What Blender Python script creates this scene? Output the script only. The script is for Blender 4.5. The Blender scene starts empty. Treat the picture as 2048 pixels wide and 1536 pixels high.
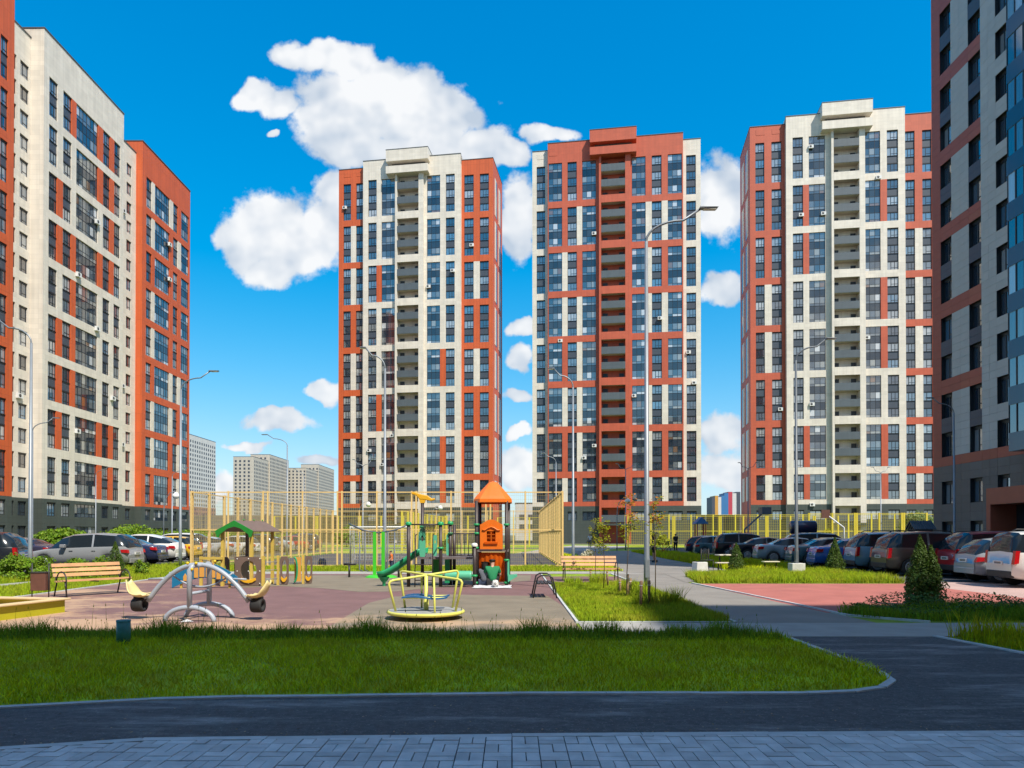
import bpy, math, random
import numpy as np
from mathutils import Vector, Matrix, Quaternion

R = math.radians
random.seed(7)
rng = np.random.default_rng(11)
SC = bpy.context.scene
COL = SC.collection

# ------------------------------------------------------------------ camera
cam = bpy.data.cameras.new('camera')
cam.sensor_width = 36.0
cam.lens = 25.31
cam.shift_y = 0.1413
cam.clip_start = 0.1
cam.clip_end = 6000
cam_o = bpy.data.objects.new('camera', cam)
COL.objects.link(cam_o)
cam_o.location = (0, 0, 1.6)
cam_o.rotation_euler = (R(90.5), 0, 0)
SC.camera = cam_o

# ------------------------------------------------------------------ light
SUN_EL = R(54)
SUN_AZ = math.atan2(0.6, -0.8)            # compass angle from +Y towards +X
sun_dir = Vector((math.sin(SUN_AZ) * math.cos(SUN_EL), math.cos(SUN_AZ) * math.cos(SUN_EL), math.sin(SUN_EL)))
sl = bpy.data.lights.new('sun', 'SUN')
sl.energy = 2.5
sl.angle = R(0.53)
sl.color = (1.0, 0.93, 0.82)
so = bpy.data.objects.new('sun', sl)
COL.objects.link(so)
so.rotation_euler = sun_dir.to_track_quat('Z', 'Y').to_euler()

SC.view_settings.view_transform = 'Standard'
SC.view_settings.look = 'None'
SC.view_settings.gamma = 1.0
SC.view_settings.exposure = 1.3
SC.cycles.use_denoising = True
SC.cycles.max_bounces = 6
SC.cycles.diffuse_bounces = 3
SC.cycles.glossy_bounces = 3
SC.cycles.transparent_max_bounces = 12

# ------------------------------------------------------------------ sky with cumulus clouds
W = bpy.data.worlds.new('World')
SC.world = W
W.use_nodes = True
NT = W.node_tree
for n in list(NT.nodes):
    NT.nodes.remove(n)

def nd(tree, t, **kw):
    n = tree.nodes.new(t)
    for k, v in kw.items():
        setattr(n, k, v)
    return n

def plug(tree, v, sock):
    if hasattr(v, 'is_output'):
        tree.links.new(v, sock)
    elif isinstance(v, (int, float)):
        sock.default_value = v
    else:
        sock.default_value = tuple(v) if len(v) == len(sock.default_value) else tuple(v) + (1.0,)

def mth(tree, op, a, b=0.0, c=None, clamp=False):
    n = nd(tree, 'ShaderNodeMath', operation=op)
    n.use_clamp = clamp
    plug(tree, a, n.inputs[0]); plug(tree, b, n.inputs[1])
    if c is not None:
        plug(tree, c, n.inputs[2])
    return n.outputs[0]

def vmth(tree, op, a, b=(0, 0, 0)):
    n = nd(tree, 'ShaderNodeVectorMath', operation=op)
    plug(tree, a, n.inputs[0]); plug(tree, b, n.inputs[1])
    return n.outputs['Value'] if op in ('LENGTH', 'DOT_PRODUCT') else n.outputs[0]

def mixc(tree, f, a, b, blend='MIX'):
    n = nd(tree, 'ShaderNodeMix', data_type='RGBA', blend_type=blend)
    plug(tree, f, n.inputs[0]); plug(tree, a, n.inputs[6]); plug(tree, b, n.inputs[7])
    return n.outputs[2]

def maprange(tree, v, a, b, c=0.0, d=1.0, smooth=True):
    n = nd(tree, 'ShaderNodeMapRange', interpolation_type='SMOOTHSTEP' if smooth else 'LINEAR')
    plug(tree, v, n.inputs[0])
    for i, x in enumerate((a, b, c, d)):
        n.inputs[1 + i].default_value = x
    return n.outputs[0]

sky = nd(NT, 'ShaderNodeTexSky', sky_type='NISHITA', sun_disc=False)
sky.sun_elevation = SUN_EL
sky.sun_rotation = SUN_AZ
sky.altitude = 150
sky.air_density = 1.0
sky.dust_density = 0.9
sky.ozone_density = 3.0
hs = nd(NT, 'ShaderNodeHueSaturation')
hs.inputs['Saturation'].default_value = 1.52
hs.inputs['Hue'].default_value = 0.5
NT.links.new(sky.outputs[0], hs.inputs['Color'])
# soft shoulder on the sky radiance, as the photograph's highlights are held back
skyt = vmth(NT, 'MULTIPLY', vmth(NT, 'DIVIDE', hs.outputs[0], vmth(NT, 'ADD', vmth(NT, 'MULTIPLY', hs.outputs[0], (.20, .20, .20)), (1, 1, 1))), (.80, .93, 1.03))
tc = nd(NT, 'ShaderNodeTexCoord')
dirv = tc.outputs['Generated']
sx = nd(NT, 'ShaderNodeSeparateXYZ'); NT.links.new(dirv, sx.inputs[0])
# clouds are far away: each is a clump of blobs in direction space (azimuth / height over the horizon)
yy = mth(NT, 'MAXIMUM', sx.outputs[1], 0.05)
cu = mth(NT, 'DIVIDE', sx.outputs[0], yy)
cv = mth(NT, 'DIVIDE', sx.outputs[2], yy)
cxy = nd(NT, 'ShaderNodeCombineXYZ'); plug(NT, cu, cxy.inputs[0]); plug(NT, cv, cxy.inputs[1])
nz1 = nd(NT, 'ShaderNodeTexNoise'); nz1.inputs['Scale'].default_value = 9.0; nz1.inputs['Detail'].default_value = 9.0; nz1.inputs['Roughness'].default_value = 0.62
NT.links.new(cxy.outputs[0], nz1.inputs['Vector'])
nz2 = nd(NT, 'ShaderNodeTexNoise'); nz2.inputs['Scale'].default_value = 26.0; nz2.inputs['Detail'].default_value = 6.0; nz2.inputs['Roughness'].default_value = 0.6
NT.links.new(cxy.outputs[0], nz2.inputs['Vector'])
wa = nd(NT, 'ShaderNodeTexNoise'); wa.inputs['Scale'].default_value = 7.0; wa.inputs['Detail'].default_value = 3.0; NT.links.new(cxy.outputs[0], wa.inputs['Vector'])
wb_ = nd(NT, 'ShaderNodeTexNoise'); wb_.inputs['Scale'].default_value = 22.0; wb_.inputs['Detail'].default_value = 4.0; NT.links.new(cxy.outputs[0], wb_.inputs['Vector'])
cw_ = vmth(NT, 'ADD', cxy.outputs[0], vmth(NT, 'ADD', vmth(NT, 'MULTIPLY', vmth(NT, 'SUBTRACT', wa.outputs['Color'], (.5, .5, .5)), (.085, .06, 0)), vmth(NT, 'MULTIPLY', vmth(NT, 'SUBTRACT', wb_.outputs['Color'], (.5, .5, .5)), (.045, .035, 0))))
# puff centres as (azimuth offset, height, half width, half height), tangent units
PUFF = [(-0.2319, 0.5938, 0.0660, 0.0660), (-0.1625, 0.5972, 0.0694, 0.0590), (-0.1000, 0.5764, 0.0611, 0.0500), (-0.0410, 0.5403, 0.0521, 0.0250), (-0.2111, 0.5451, 0.0764, 0.0292), (-0.1347, 0.5417, 0.0833, 0.0292), (-0.2667, 0.6736, 0.0542, 0.0250), (-0.3028, 0.6722, 0.0312, 0.0194), (-0.2306, 0.6653, 0.0347, 0.0278), (-0.1958, 0.6354, 0.0417, 0.0347), (-0.3653, 0.6181, 0.0292, 0.0229), (-0.3278, 0.6021, 0.0306, 0.0194), (-0.3257, 0.5583, 0.0097, 0.0056), (-0.3326, 0.4250, 0.0681, 0.0611), (-0.3792, 0.4042, 0.0312, 0.0312), (-0.2944, 0.4097, 0.0486, 0.0521), (-0.3361, 0.3750, 0.0417, 0.0264), (-0.2597, 0.4306, 0.0382, 0.0521), (-0.2333, 0.4757, 0.0333, 0.0431), (0.0076, 0.4375, 0.0333, 0.0590), (0.0493, 0.5521, 0.0347, 0.0125), (-0.0028, 0.5278, 0.0278, 0.0174), (0.2889, 0.4653, 0.0347, 0.0611), (0.2861, 0.3438, 0.0312, 0.0222), (0.0167, 0.2847, 0.0222, 0.0125), (0.0146, 0.2465, 0.0222, 0.0153), (-0.2562, 0.1958, 0.0222, 0.0139), (-0.3306, 0.1562, 0.0542, 0.0153), (-0.3500, 0.1611, 0.0278, 0.0125), (0.0076, 0.1403, 0.0181, 0.0083), (0.0111, 0.1944, 0.0250, 0.0118), (0.2889, 0.1424, 0.0333, 0.0292), (0.2944, 0.0903, 0.0417, 0.0292), (0.0076, 0.0938, 0.0361, 0.0292), (-0.2701, 0.1042, 0.0417, 0.0097), (-0.4125, 0.0750, 0.0236, 0.0222), (-0.3778, 0.1250, 0.0278, 0.0056), (0.1569, 0.0764, 0.1389, 0.0174), (-0.6278, 0.3542, 0.0486, 0.0174), (0.7472, 0.4792, 0.1319, 0.0764), (0.9069, 0.5694, 0.0972, 0.0625), (-0.9056, 0.3819, 0.1250, 0.0764), (-0.8014, 0.7014, 0.0972, 0.0486), (0.4000, 0.9861, 0.1181, 0.0625), (-0.1972, 1.0764, 0.1042, 0.0556)]
acc = None
for (a, b, ra, rb) in PUFF:
    d = vmth(NT, 'MULTIPLY', vmth(NT, 'SUBTRACT', cw_, (a, b, 0)), (.92 / ra, .92 / rb, 0))
    l = mth(NT, 'SUBTRACT', 1.0, vmth(NT, 'LENGTH', d))
    acc = l if acc is None else mth(NT, 'SMOOTH_MAX', acc, l, 0.10)
nzc = mth(NT, 'ADD', mth(NT, 'MULTIPLY', mth(NT, 'SUBTRACT', nz1.outputs[0], 0.5), 0.8), mth(NT, 'MULTIPLY', mth(NT, 'SUBTRACT', nz2.outputs[0], 0.5), 0.85))
dens = mth(NT, 'ADD', mth(NT, 'MAXIMUM', acc, -1.2), nzc)
front = maprange(NT, sx.outputs[1], 0.15, 0.3)
# the rest of the sky: unseen cumulus, cover raised for white fill light
nz3 = nd(NT, 'ShaderNodeTexNoise'); nz3.inputs['Scale'].default_value = 3.2; nz3.inputs['Detail'].default_value = 8.0; nz3.inputs['Roughness'].default_value = 0.58
NT.links.new(dirv, nz3.inputs['Vector'])
rest = mth(NT, 'MULTIPLY', mth(NT, 'SUBTRACT', nz3.outputs[0], 0.515), 5.0)
al_f = mth(NT, 'MULTIPLY', maprange(NT, dens, -0.08, 0.24), front)
al_b = mth(NT, 'MULTIPLY', maprange(NT, rest, 0.0, 0.5), mth(NT, 'SUBTRACT', 1.0, front))
alpha = mth(NT, 'MULTIPLY', mth(NT, 'ADD', al_f, al_b, clamp=True), maprange(NT, sx.outputs[2], 0.0, 0.04))
def lown(off, sc=11.0):
    n = nd(NT, 'ShaderNodeTexNoise'); n.inputs['Scale'].default_value = sc; n.inputs['Detail'].default_value = 3.0; n.inputs['Roughness'].default_value = 0.5
    NT.links.new(vmth(NT, 'ADD', cxy.outputs[0], off), n.inputs['Vector']); return n.outputs[0]
emb = mth(NT, 'MULTIPLY', mth(NT, 'SUBTRACT', lown((0, 0, 0)), lown((.010, .022, 0))), 3.4)      # side of each billow turned to the sun
thick0 = maprange(NT, mth(NT, 'ADD', acc, mth(NT, 'MULTIPLY', mth(NT, 'SUBTRACT', nz1.outputs[0], 0.5), 0.9)), -0.15, 0.60, 0.30, 0.72)
emb2 = mth(NT, 'MULTIPLY', mth(NT, 'SUBTRACT', lown((.3, 0, 0), 4.5), lown((.315, .05, 0), 4.5)), 2.6)
thick = mth(NT, 'ADD', thick0, mth(NT, 'ADD', emb, emb2), clamp=True)
ccol = mixc(NT, thick, (1.50, 1.74, 2.05), (2.62, 2.65, 2.68))
skyc = mixc(NT, mth(NT, 'MULTIPLY', alpha, 0.97), skyt, ccol)
bg = nd(NT, 'ShaderNodeBackground'); bg.inputs[1].default_value = 0.15
NT.links.new(skyc, bg.inputs[0])
wo = nd(NT, 'ShaderNodeOutputWorld'); NT.links.new(bg.outputs[0], wo.inputs[0])

# ------------------------------------------------------------------ materials
MT = {}
def mat(name, col, rough=0.6, var=0.0, scale=4.0, bump=0.0, bscale=60.0, metal=0.0, spec=0.5, island=0.0, objrand=0.0, ior=None, coat=0.0):
    m = bpy.data.materials.new(name); m.use_nodes = True
    t = m.node_tree; b = t.nodes['Principled BSDF']
    c = tuple(col) + (1.0,)
    b.inputs['Roughness'].default_value = rough
    b.inputs['Metallic'].default_value = metal
    b.inputs['Specular IOR Level'].default_value = spec
    if ior: b.inputs['IOR'].default_value = ior
    if coat: b.inputs['Coat Weight'].default_value = coat; b.inputs['Coat Roughness'].default_value = 0.05
    out = None
    geo = nd(t, 'ShaderNodeNewGeometry')
    if var:
        nz = nd(t, 'ShaderNodeTexNoise'); nz.inputs['Scale'].default_value = scale; nz.inputs['Detail'].default_value = 6.0
        t.links.new(geo.outputs['Position'], nz.inputs['Vector'])
        f = maprange(t, nz.outputs[0], 0.3, 0.7, 1 - var, 1 + var, False)
        out = mixc(t, 1.0, c, c, 'MULTIPLY')
        mixn = out.node
        cmb = nd(t, 'ShaderNodeCombineXYZ')
        for i in range(3): plug(t, f, cmb.inputs[i])
        t.links.new(cmb.outputs[0], mixn.inputs[7])
    if island or objrand:
        src = geo.outputs['Random Per Island'] if island else nd(t, 'ShaderNodeObjectInfo').outputs['Random']
        k = island or objrand
        h = nd(t, 'ShaderNodeHueSaturation')
        plug(t, mth(t, 'ADD', mth(t, 'MULTIPLY', src, k * 2), 1 - k), h.inputs['Value'])
        plug(t, mth(t, 'ADD', mth(t, 'MULTIPLY', mth(t, 'FRACT', mth(t, 'MULTIPLY', src, 17.3)), -0.035 * min(1, k * 3)), 0.5 + 0.012 * min(1, k * 3)), h.inputs['Hue'])
        if out is not None: t.links.new(out, h.inputs['Color'])
        else: h.inputs['Color'].default_value = c
        out = h.outputs[0]
    if out is not None: t.links.new(out, b.inputs['Base Color'])
    else: b.inputs['Base Color'].default_value = c
    if bump:
        nz = nd(t, 'ShaderNodeTexNoise'); nz.inputs['Scale'].default_value = bscale; nz.inputs['Detail'].default_value = 5.0
        t.links.new(geo.outputs['Position'], nz.inputs['Vector'])
        bp = nd(t, 'ShaderNodeBump'); bp.inputs['Strength'].default_value = bump; bp.inputs['Distance'].default_value = 0.02
        t.links.new(nz.outputs[0], bp.inputs['Height']); t.links.new(bp.outputs[0], b.inputs['Normal'])
    MT[name] = m
    return m

def leafmat(name, col, var=0.35, trans=0.35, rough=0.55, up=0.0, patch=None):
    m = mat(name, col, rough, island=var, spec=0.3 if not up else 0.08)
    t = m.node_tree; b = t.nodes['Principled BSDF']
    src = b.inputs['Base Color'].links[0].from_socket
    if patch:   # drier, yellower patches of the lawn
        g = nd(t, 'ShaderNodeNewGeometry'); n1 = nd(t, 'ShaderNodeTexNoise'); n1.inputs['Scale'].default_value = 1.1; n1.inputs['Detail'].default_value = 7; n1.inputs['Roughness'].default_value = 0.65
        t.links.new(g.outputs['Position'], n1.inputs['Vector'])
        src = mixc(t, maprange(t, n1.outputs[0], 0.42, 0.70, 0.0, 0.75), src, patch)
        t.links.new(src, b.inputs['Base Color'])
    tr = nd(t, 'ShaderNodeBsdfTranslucent'); t.links.new(mixc(t, 1.0, src, (1.25, 1.15, 0.55), 'MULTIPLY'), tr.inputs[0])
    if up:   # shading normals turned up, so the blades take more sky light
        nn = vmth(t, 'NORMALIZE', vmth(t, 'ADD', vmth(t, 'MULTIPLY', nd(t, 'ShaderNodeNewGeometry').outputs['Normal'], (1 - up,) * 3), (0, 0, up)))
        t.links.new(nn, b.inputs['Normal'])
    mx = nd(t, 'ShaderNodeMixShader'); mx.inputs[0].default_value = trans
    t.links.new(b.outputs[0], mx.inputs[1]); t.links.new(tr.outputs[0], mx.inputs[2])
    t.links.new(mx.outputs[0], t.nodes['Material Output'].inputs[0])
    return m

def panelmat(name, col, pw=1.2, ph=0.6, gap=0.02, dark=0.72, rough=0.55, var=0.05, offset=0.0, jitter=0.04):
    """cladding too far away to pick its panels apart: joints in the material, laid out in the wall's own axes"""
    m = bpy.data.materials.new(name); m.use_nodes = True
    t = m.node_tree; b = t.nodes['Principled BSDF']; b.inputs['Roughness'].default_value = rough
    o = nd(t, 'ShaderNodeTexCoord'); s = nd(t, 'ShaderNodeSeparateXYZ'); t.links.new(o.outputs['Object'], s.inputs[0])
    cb = nd(t, 'ShaderNodeCombineXYZ'); plug(t, mth(t, 'ADD', s.outputs[0], s.outputs[1]), cb.inputs[0]); plug(t, s.outputs[2], cb.inputs[1])
    br = nd(t, 'ShaderNodeTexBrick'); br.offset = offset; br.squash = 1.0
    c = np.array(col)
    br.inputs['Color1'].default_value = tuple(c * (1 - jitter)) + (1,); br.inputs['Color2'].default_value = tuple(np.minimum(c * (1 + jitter), 1)) + (1,)
    br.inputs['Mortar'].default_value = tuple(c * dark) + (1,)
    br.inputs['Scale'].default_value = 1.0; br.inputs['Mortar Size'].default_value = gap; br.inputs['Mortar Smooth'].default_value = 0.3
    br.inputs['Brick Width'].default_value = pw; br.inputs['Row Height'].default_value = ph
    t.links.new(cb.outputs[0], br.inputs['Vector'])
    nz = nd(t, 'ShaderNodeTexNoise'); nz.inputs['Scale'].default_value = 0.7; nz.inputs['Detail'].default_value = 7
    t.links.new(o.outputs['Object'], nz.inputs['Vector'])
    st = nd(t, 'ShaderNodeTexNoise'); st.inputs['Scale'].default_value = 1.0; st.inputs['Detail'].default_value = 5
    t.links.new(vmth(t, 'MULTIPLY', o.outputs['Object'], (2.6, 2.6, .07)), st.inputs['Vector'])
    f = mth(t, 'MULTIPLY', maprange(t, nz.outputs[0], 0.3, 0.7, 1 - var, 1 + var, False), maprange(t, st.outputs[0], 0.35, 0.65, 0.93, 1.04, False))
    cm = nd(t, 'ShaderNodeCombineXYZ')
    for i in range(3): plug(t, f, cm.inputs[i])
    t.links.new(mixc(t, 1.0, br.outputs[0], cm.outputs[0], 'MULTIPLY'), b.inputs['Base Color'])
    MT[name] = m
    return m

def glassmat(name, stops, rough=0.03, ior=2.0, island=False):
    """window pane: what it shows (dark room, blind, curtain, painted sky reflection) differs from pane to pane"""
    m = bpy.data.materials.new(name); m.use_nodes = True
    t = m.node_tree; b = t.nodes['Principled BSDF']
    src = nd(t, 'ShaderNodeNewGeometry').outputs['Random Per Island'] if island else nd(t, 'ShaderNodeObjectInfo').outputs['Random']
    if island:
        src = mth(t, 'FRACT', mth(t, 'ADD', mth(t, 'MULTIPLY', src, 1.0), mth(t, 'MULTIPLY', nd(t, 'ShaderNodeObjectInfo').outputs['Random'], 7.31)))
    r = nd(t, 'ShaderNodeValToRGB'); r.color_ramp.interpolation = 'CONSTANT'
    e = r.color_ramp.elements
    e[0].position = 0.0; e[0].color = tuple(stops[0][1]) + (1,)
    e[1].position = stops[1][0]; e[1].color = tuple(stops[1][1]) + (1,)
    for p, c in stops[2:]:
        x = e.new(p); x.color = tuple(c) + (1,)
    plug(t, src, r.inputs[0])
    o = nd(t, 'ShaderNodeTexCoord')
    wv = nd(t, 'ShaderNodeTexWave'); wv.inputs['Scale'].default_value = 2.6; wv.inputs['Distortion'].default_value = 2.5; wv.bands_direction = 'X'
    t.links.new(o.outputs['Object'], wv.inputs['Vector'])
    t.links.new(mixc(t, 0.35, r.outputs[0], wv.outputs[0], 'MULTIPLY'), b.inputs['Base Color'])
    b.inputs['Roughness'].default_value = rough; b.inputs['IOR'].default_value = ior
    MT[name] = m
    return m

# facades
panelmat('cream', (0.70, 0.635, 0.54), 1.2, .6, .014, .82, jitter=.055)
panelmat('orange', (0.58, 0.105, 0.026), 0.6, 2.9, 0.02, 0.7)
panelmat('redorange', (0.50, 0.098, 0.045), 1.2, 0.6, .014, .84)
panelmat('slate', (0.060, 0.074, 0.066), 1.2, 0.6)
panelmat('brownslate', (0.085, 0.078, 0.075), 1.2, 0.6)
panelmat('spandrel', (0.062, 0.076, 0.10), 0.6, 0.62, 0.018, 0.75, 0.45)
panelmat('parapet_grey', (0.085, 0.105, 0.12), 5.0, 1.4, 0.01, 0.9)
panelmat('farwhite', (0.60, 0.58, 0.54)); panelmat('farcream', (0.50, 0.45, 0.37)); panelmat('farpink', (0.36, 0.19, 0.16))
mat('frame_dark', (0.022, 0.025, 0.030), 0.4)
mat('roof_trim', (0.09, 0.09, 0.09), 0.5)
mat('concrete_soffit', (0.42, 0.37, 0.30), 0.8)
mat('panel_cream', (0.55, 0.52, 0.47), 0.5, 0.04, 1.5, objrand=0.05)
mat('panel_red', (0.46, 0.11, 0.06), 0.5, 0.04, 1.5, objrand=0.06)
mat('panel_brown', (0.15, 0.135, 0.125), 0.5, 0.05, 1.5, objrand=0.08)
glassmat('glass', [(0, (.022, .038, .06)), (.28, (.06, .09, .125)), (.46, (.14, .19, .24)), (.66, (.34, .37, .39)), (.84, (.10, .22, .34)), (.94, (.5, .52, .53))], ior=3.0)  # the blue step is sky reflection painted into the pane
glassmat('balcony_glass', [(0, (.03, .05, .07)), (.32, (.10, .135, .17)), (.56, (.18, .20, .21)), (.76, (.32, .33, .31)), (.90, (.68, .70, .72)), (.965, (.22, .12, .06))], ior=2.9, island=True)
glassmat('spandrel_glass', [(0, (.018, .030, .048)), (.5, (.03, .045, .065)), (.8, (.045, .06, .08))], island=True)
mat('bay_blue', (0.012, 0.055, 0.11), 0.15, ior=1.7)
mat('ac_white', (0.72, 0.72, 0.70), 0.5); mat('ac_fan', (0.06, 0.06, 0.06), 0.5)
# ground
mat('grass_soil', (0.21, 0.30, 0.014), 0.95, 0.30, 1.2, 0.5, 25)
mat('front_soil', (0.42, 0.52, 0.014), 0.95, 0.38, 1.6, 0.5, 25)  # brighter copy of the lawn soil, offsetting the shade on the front lawn
mat('far_ground', (0.10, 0.11, 0.07), 0.95, 0.3, 0.05)
mat('paving_block', (0.57, 0.57, 0.57), 0.85, 0.16, 5.0, 0.3, 90, objrand=0.15)
mat('joint_sand', (0.07, 0.072, 0.07), 0.95, 0.3, 20)
mat('kerb', (0.52, 0.53, 0.53), 0.85, 0.12, 7.0, 0.2, 70, objrand=0.06)
mat('sidewalk', (0.34, 0.325, 0.295), 0.9, 0.10, 2.2, 0.15, 60)
mat('grey_path', (0.235, 0.215, 0.19), 0.9, 0.12, 0.9, 0.2, 80)
mat('parking_asphalt', (0.075, 0.076, 0.078), 0.9, 0.2, 0.6, 0.2, 60)
mat('court_asphalt', (0.075, 0.070, 0.072), 0.9, 0.15, 0.6)
mat('pink_concrete', (0.47, 0.32, 0.28), 0.85, 0.1, 0.8)
mat('red_rubber', (0.40, 0.13, 0.105), 0.9, 0.12, 1.2, 0.2, 120)
mat('purple_rubber', (0.185, 0.10, 0.095), 0.9, 0.14, 1.3, 0.2, 120)
mat('olive_rubber', (0.205, 0.17, 0.12), 0.9, 0.14, 1.4, 0.2, 120)
mat('tan_sand', (0.55, 0.37, 0.22), 0.95, 0.12, 2.0)

def speckled(name, base, light, dust_lo, dust_hi, rough, streak=(0.5, 2.2, 1.0)):
    m = mat(name, base, rough, 0.25, 14.0, 0.5, 140)
    t = m.node_tree; b = t.nodes['Principled BSDF']; src = b.inputs['Base Color'].links[0].from_socket
    g = nd(t, 'ShaderNodeNewGeometry')
    mp = vmth(t, 'MULTIPLY', g.outputs['Position'], streak)
    n1 = nd(t, 'ShaderNodeTexNoise'); n1.inputs['Scale'].default_value = 0.9; n1.inputs['Detail'].default_value = 9; n1.inputs['Roughness'].default_value = 0.68
    t.links.new(mp, n1.inputs['Vector'])
    n2 = nd(t, 'ShaderNodeTexNoise'); n2.inputs['Scale'].default_value = 48; n2.inputs['Detail'].default_value = 3
    t.links.new(g.outputs['Position'], n2.inputs['Vector'])
    f = mth(t, 'ADD', mth(t, 'MULTIPLY', maprange(t, n1.outputs[0], dust_lo, dust_hi), 0.75), mth(t, 'MULTIPLY', maprange(t, n2.outputs[0], 0.58, 0.74), 0.40), clamp=True)
    t.links.new(mixc(t, f, src, light), b.inputs['Base Color'])
    return m
speckled('asphalt', (0.082, 0.084, 0.087), (0.40, 0.39, 0.38), 0.50, 0.74, 0.85)
for nm in ('purple_rubber', 'olive_rubber'):
    m = MT[nm]; t = m.node_tree; b = t.nodes['Principled BSDF']; src = b.inputs['Base Color'].links[0].from_socket
    g = nd(t, 'ShaderNodeNewGeometry'); n1 = nd(t, 'ShaderNodeTexNoise'); n1.inputs['Scale'].default_value = 0.55; n1.inputs['Detail'].default_value = 10; n1.inputs['Roughness'].default_value = 0.7
    t.links.new(vmth(t, 'MULTIPLY', g.outputs['Position'], (1, 1.3, 1)), n1.inputs['Vector'])
    sp = nd(t, 'ShaderNodeSeparateXYZ'); t.links.new(g.outputs['Position'], sp.inputs[0])
    # sand trodden out of the sandbox lies thicker towards it and along the near edge
    wx = maprange(t, mth(t, 'ADD', sp.outputs[0], mth(t, 'MULTIPLY', sp.outputs[1], 0.55)), 5.0, -3.0, -0.04, 0.20)
    wy = maprange(t, sp.outputs[1], 15.5, 12.0, 0.0, 0.22)
    f = maprange(t, mth(t, 'ADD', n1.outputs[0], mth(t, 'ADD', wx, wy)), 0.56, 0.78)
    t.links.new(mixc(t, mth(t, 'MULTIPLY', f, 0.8), src, (0.52, 0.34, 0.205)), b.inputs['Base Color'])
leafmat('grass_blade', (0.66, 0.79, 0.006), 0.36, 0.35, up=.92, patch=(0.58, 0.52, 0.03))  # brightened in colour to offset the shade it grows in
leafmat('grass_dark', (0.20, 0.36, 0.020), 0.40, 0.4, up=.7)
leafmat('grass_wild', (0.29, 0.42, 0.016), 0.38, 0.4, up=.7, patch=(0.42, 0.40, 0.04))
leafmat('leaf_bush', (0.15, 0.265, 0.014), 0.45, 0.35)
leafmat('leaf_thuja', (0.070, 0.130, 0.018), 0.45, 0.2)
leafmat('leaf_cover', (0.06, 0.135, 0.020), 0.5, 0.25)
leafmat('leaf_sapling', (0.30, 0.34, 0.020), 0.4, 0.45)
leafmat('leaf_orange', (0.55, 0.24, 0.020), 0.35, 0.4)
leafmat('leaf_pale', (0.20, 0.27, 0.10), 0.4, 0.35)
leafmat('leaf_white', (0.62, 0.60, 0.48), 0.2, 0.3)
leafmat('leaf_litter', (0.30, 0.22, 0.14), 0.5, 0.1)
mat('bark', (0.12, 0.085, 0.06), 0.9, 0.3, 20)
mat('stake_wood', (0.34, 0.22, 0.13), 0.85, 0.25, 15, objrand=0.3)
# street and play equipment
mat('galvanised', (0.25, 0.28, 0.31), 0.45, 0.08, 3, metal=0.35)
mat('dark_pole', (0.13, 0.15, 0.17), 0.5, 0.08, 3, metal=0.2)
mat('lamp_glass', (0.7, 0.7, 0.66), 0.3)
mat('fence_pale', (0.78, 0.54, 0.22), 0.55, 0.06, 2)
mat('fence_yellow', (0.70, 0.56, 0.05), 0.5, 0.06, 2)
mat('wire_pale', (0.50, 0.38, 0.15), 0.6); mat('wire_yellow', (0.42, 0.34, 0.04), 0.6)
mat('wood_slat', (0.62, 0.36, 0.17), 0.55, 0.12, 6, objrand=0.1)
mat('black_iron', (0.025, 0.024, 0.026), 0.45)
mat('rust_brown', (0.13, 0.055, 0.038), 0.55, 0.15, 6)
mat('lime', (0.42, 0.40, 0.012), 0.5, 0.06, 3); mat('cream_board', (0.66, 0.50, 0.27), 0.6, 0.06, 4)
mat('seesaw_grey', (0.36, 0.40, 0.46), 0.4, 0.04, 3)
mat('seat_cream', (0.72, 0.58, 0.27), 0.45); mat('tyre', (0.018, 0.018, 0.019), 0.75)
mat('bolt_yellow', (0.75, 0.50, 0.02), 0.4)
mat('carousel_yellow', (0.68, 0.66, 0.13), 0.4, 0.04, 3); mat('plate_grey', (0.33, 0.33, 0.32), 0.55, 0.12, 8); mat('seat_blue', (0.02, 0.12, 0.30), 0.35)
mat('post_brown', (0.050, 0.036, 0.034), 0.45); mat('slide_green', (0.02, 0.30, 0.13), 0.35, 0.05, 3); mat('mint', (0.10, 0.46, 0.28), 0.4)
mat('clamp_green', (0.02, 0.33, 0.11), 0.4); mat('plastic_orange', (0.78, 0.17, 0.012), 0.4, 0.05, 3); leafmat('plastic_deep_orange', (0.80, 0.16, 0.010), 0.06, 0.45, 0.4)
mat('plastic_yellow', (0.80, 0.42, 0.02), 0.4); mat('deck', (0.16, 0.13, 0.125), 0.6)
mat('play_brown', (0.17, 0.115, 0.09), 0.55, 0.06, 4); mat('play_yellow', (0.60, 0.43, 0.085), 0.55, 0.10, 6); mat('roof_green', (0.02, 0.24, 0.035), 0.4); mat('castle_blue', (0.01, 0.17, 0.33), 0.4)
mat('castle_orange', (0.68, 0.34, 0.07), 0.5); mat('white_cap', (0.75, 0.75, 0.70), 0.5)
mat('gym_green', (0.06, 0.52, 0.03), 0.4); mat('gym_grey', (0.10, 0.12, 0.15), 0.4)
mat('goal_white', (0.75, 0.76, 0.76), 0.5); mat('net', (0.55, 0.56, 0.55), 0.8)
mat('pipe_teal', (0.04, 0.20, 0.22), 0.5, 0.25, 8); mat('white_block', (0.62, 0.62, 0.58), 0.8, 0.1, 5)
mat('barrier', (0.17, 0.155, 0.135), 0.8, 0.1, 0.4); mat('shed_dark', (0.035, 0.037, 0.04), 0.6); mat('shed_roof', (0.10, 0.14, 0.18), 0.35, metal=0.4)
mat('table_top', (0.70, 0.62, 0.48), 0.5)
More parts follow.
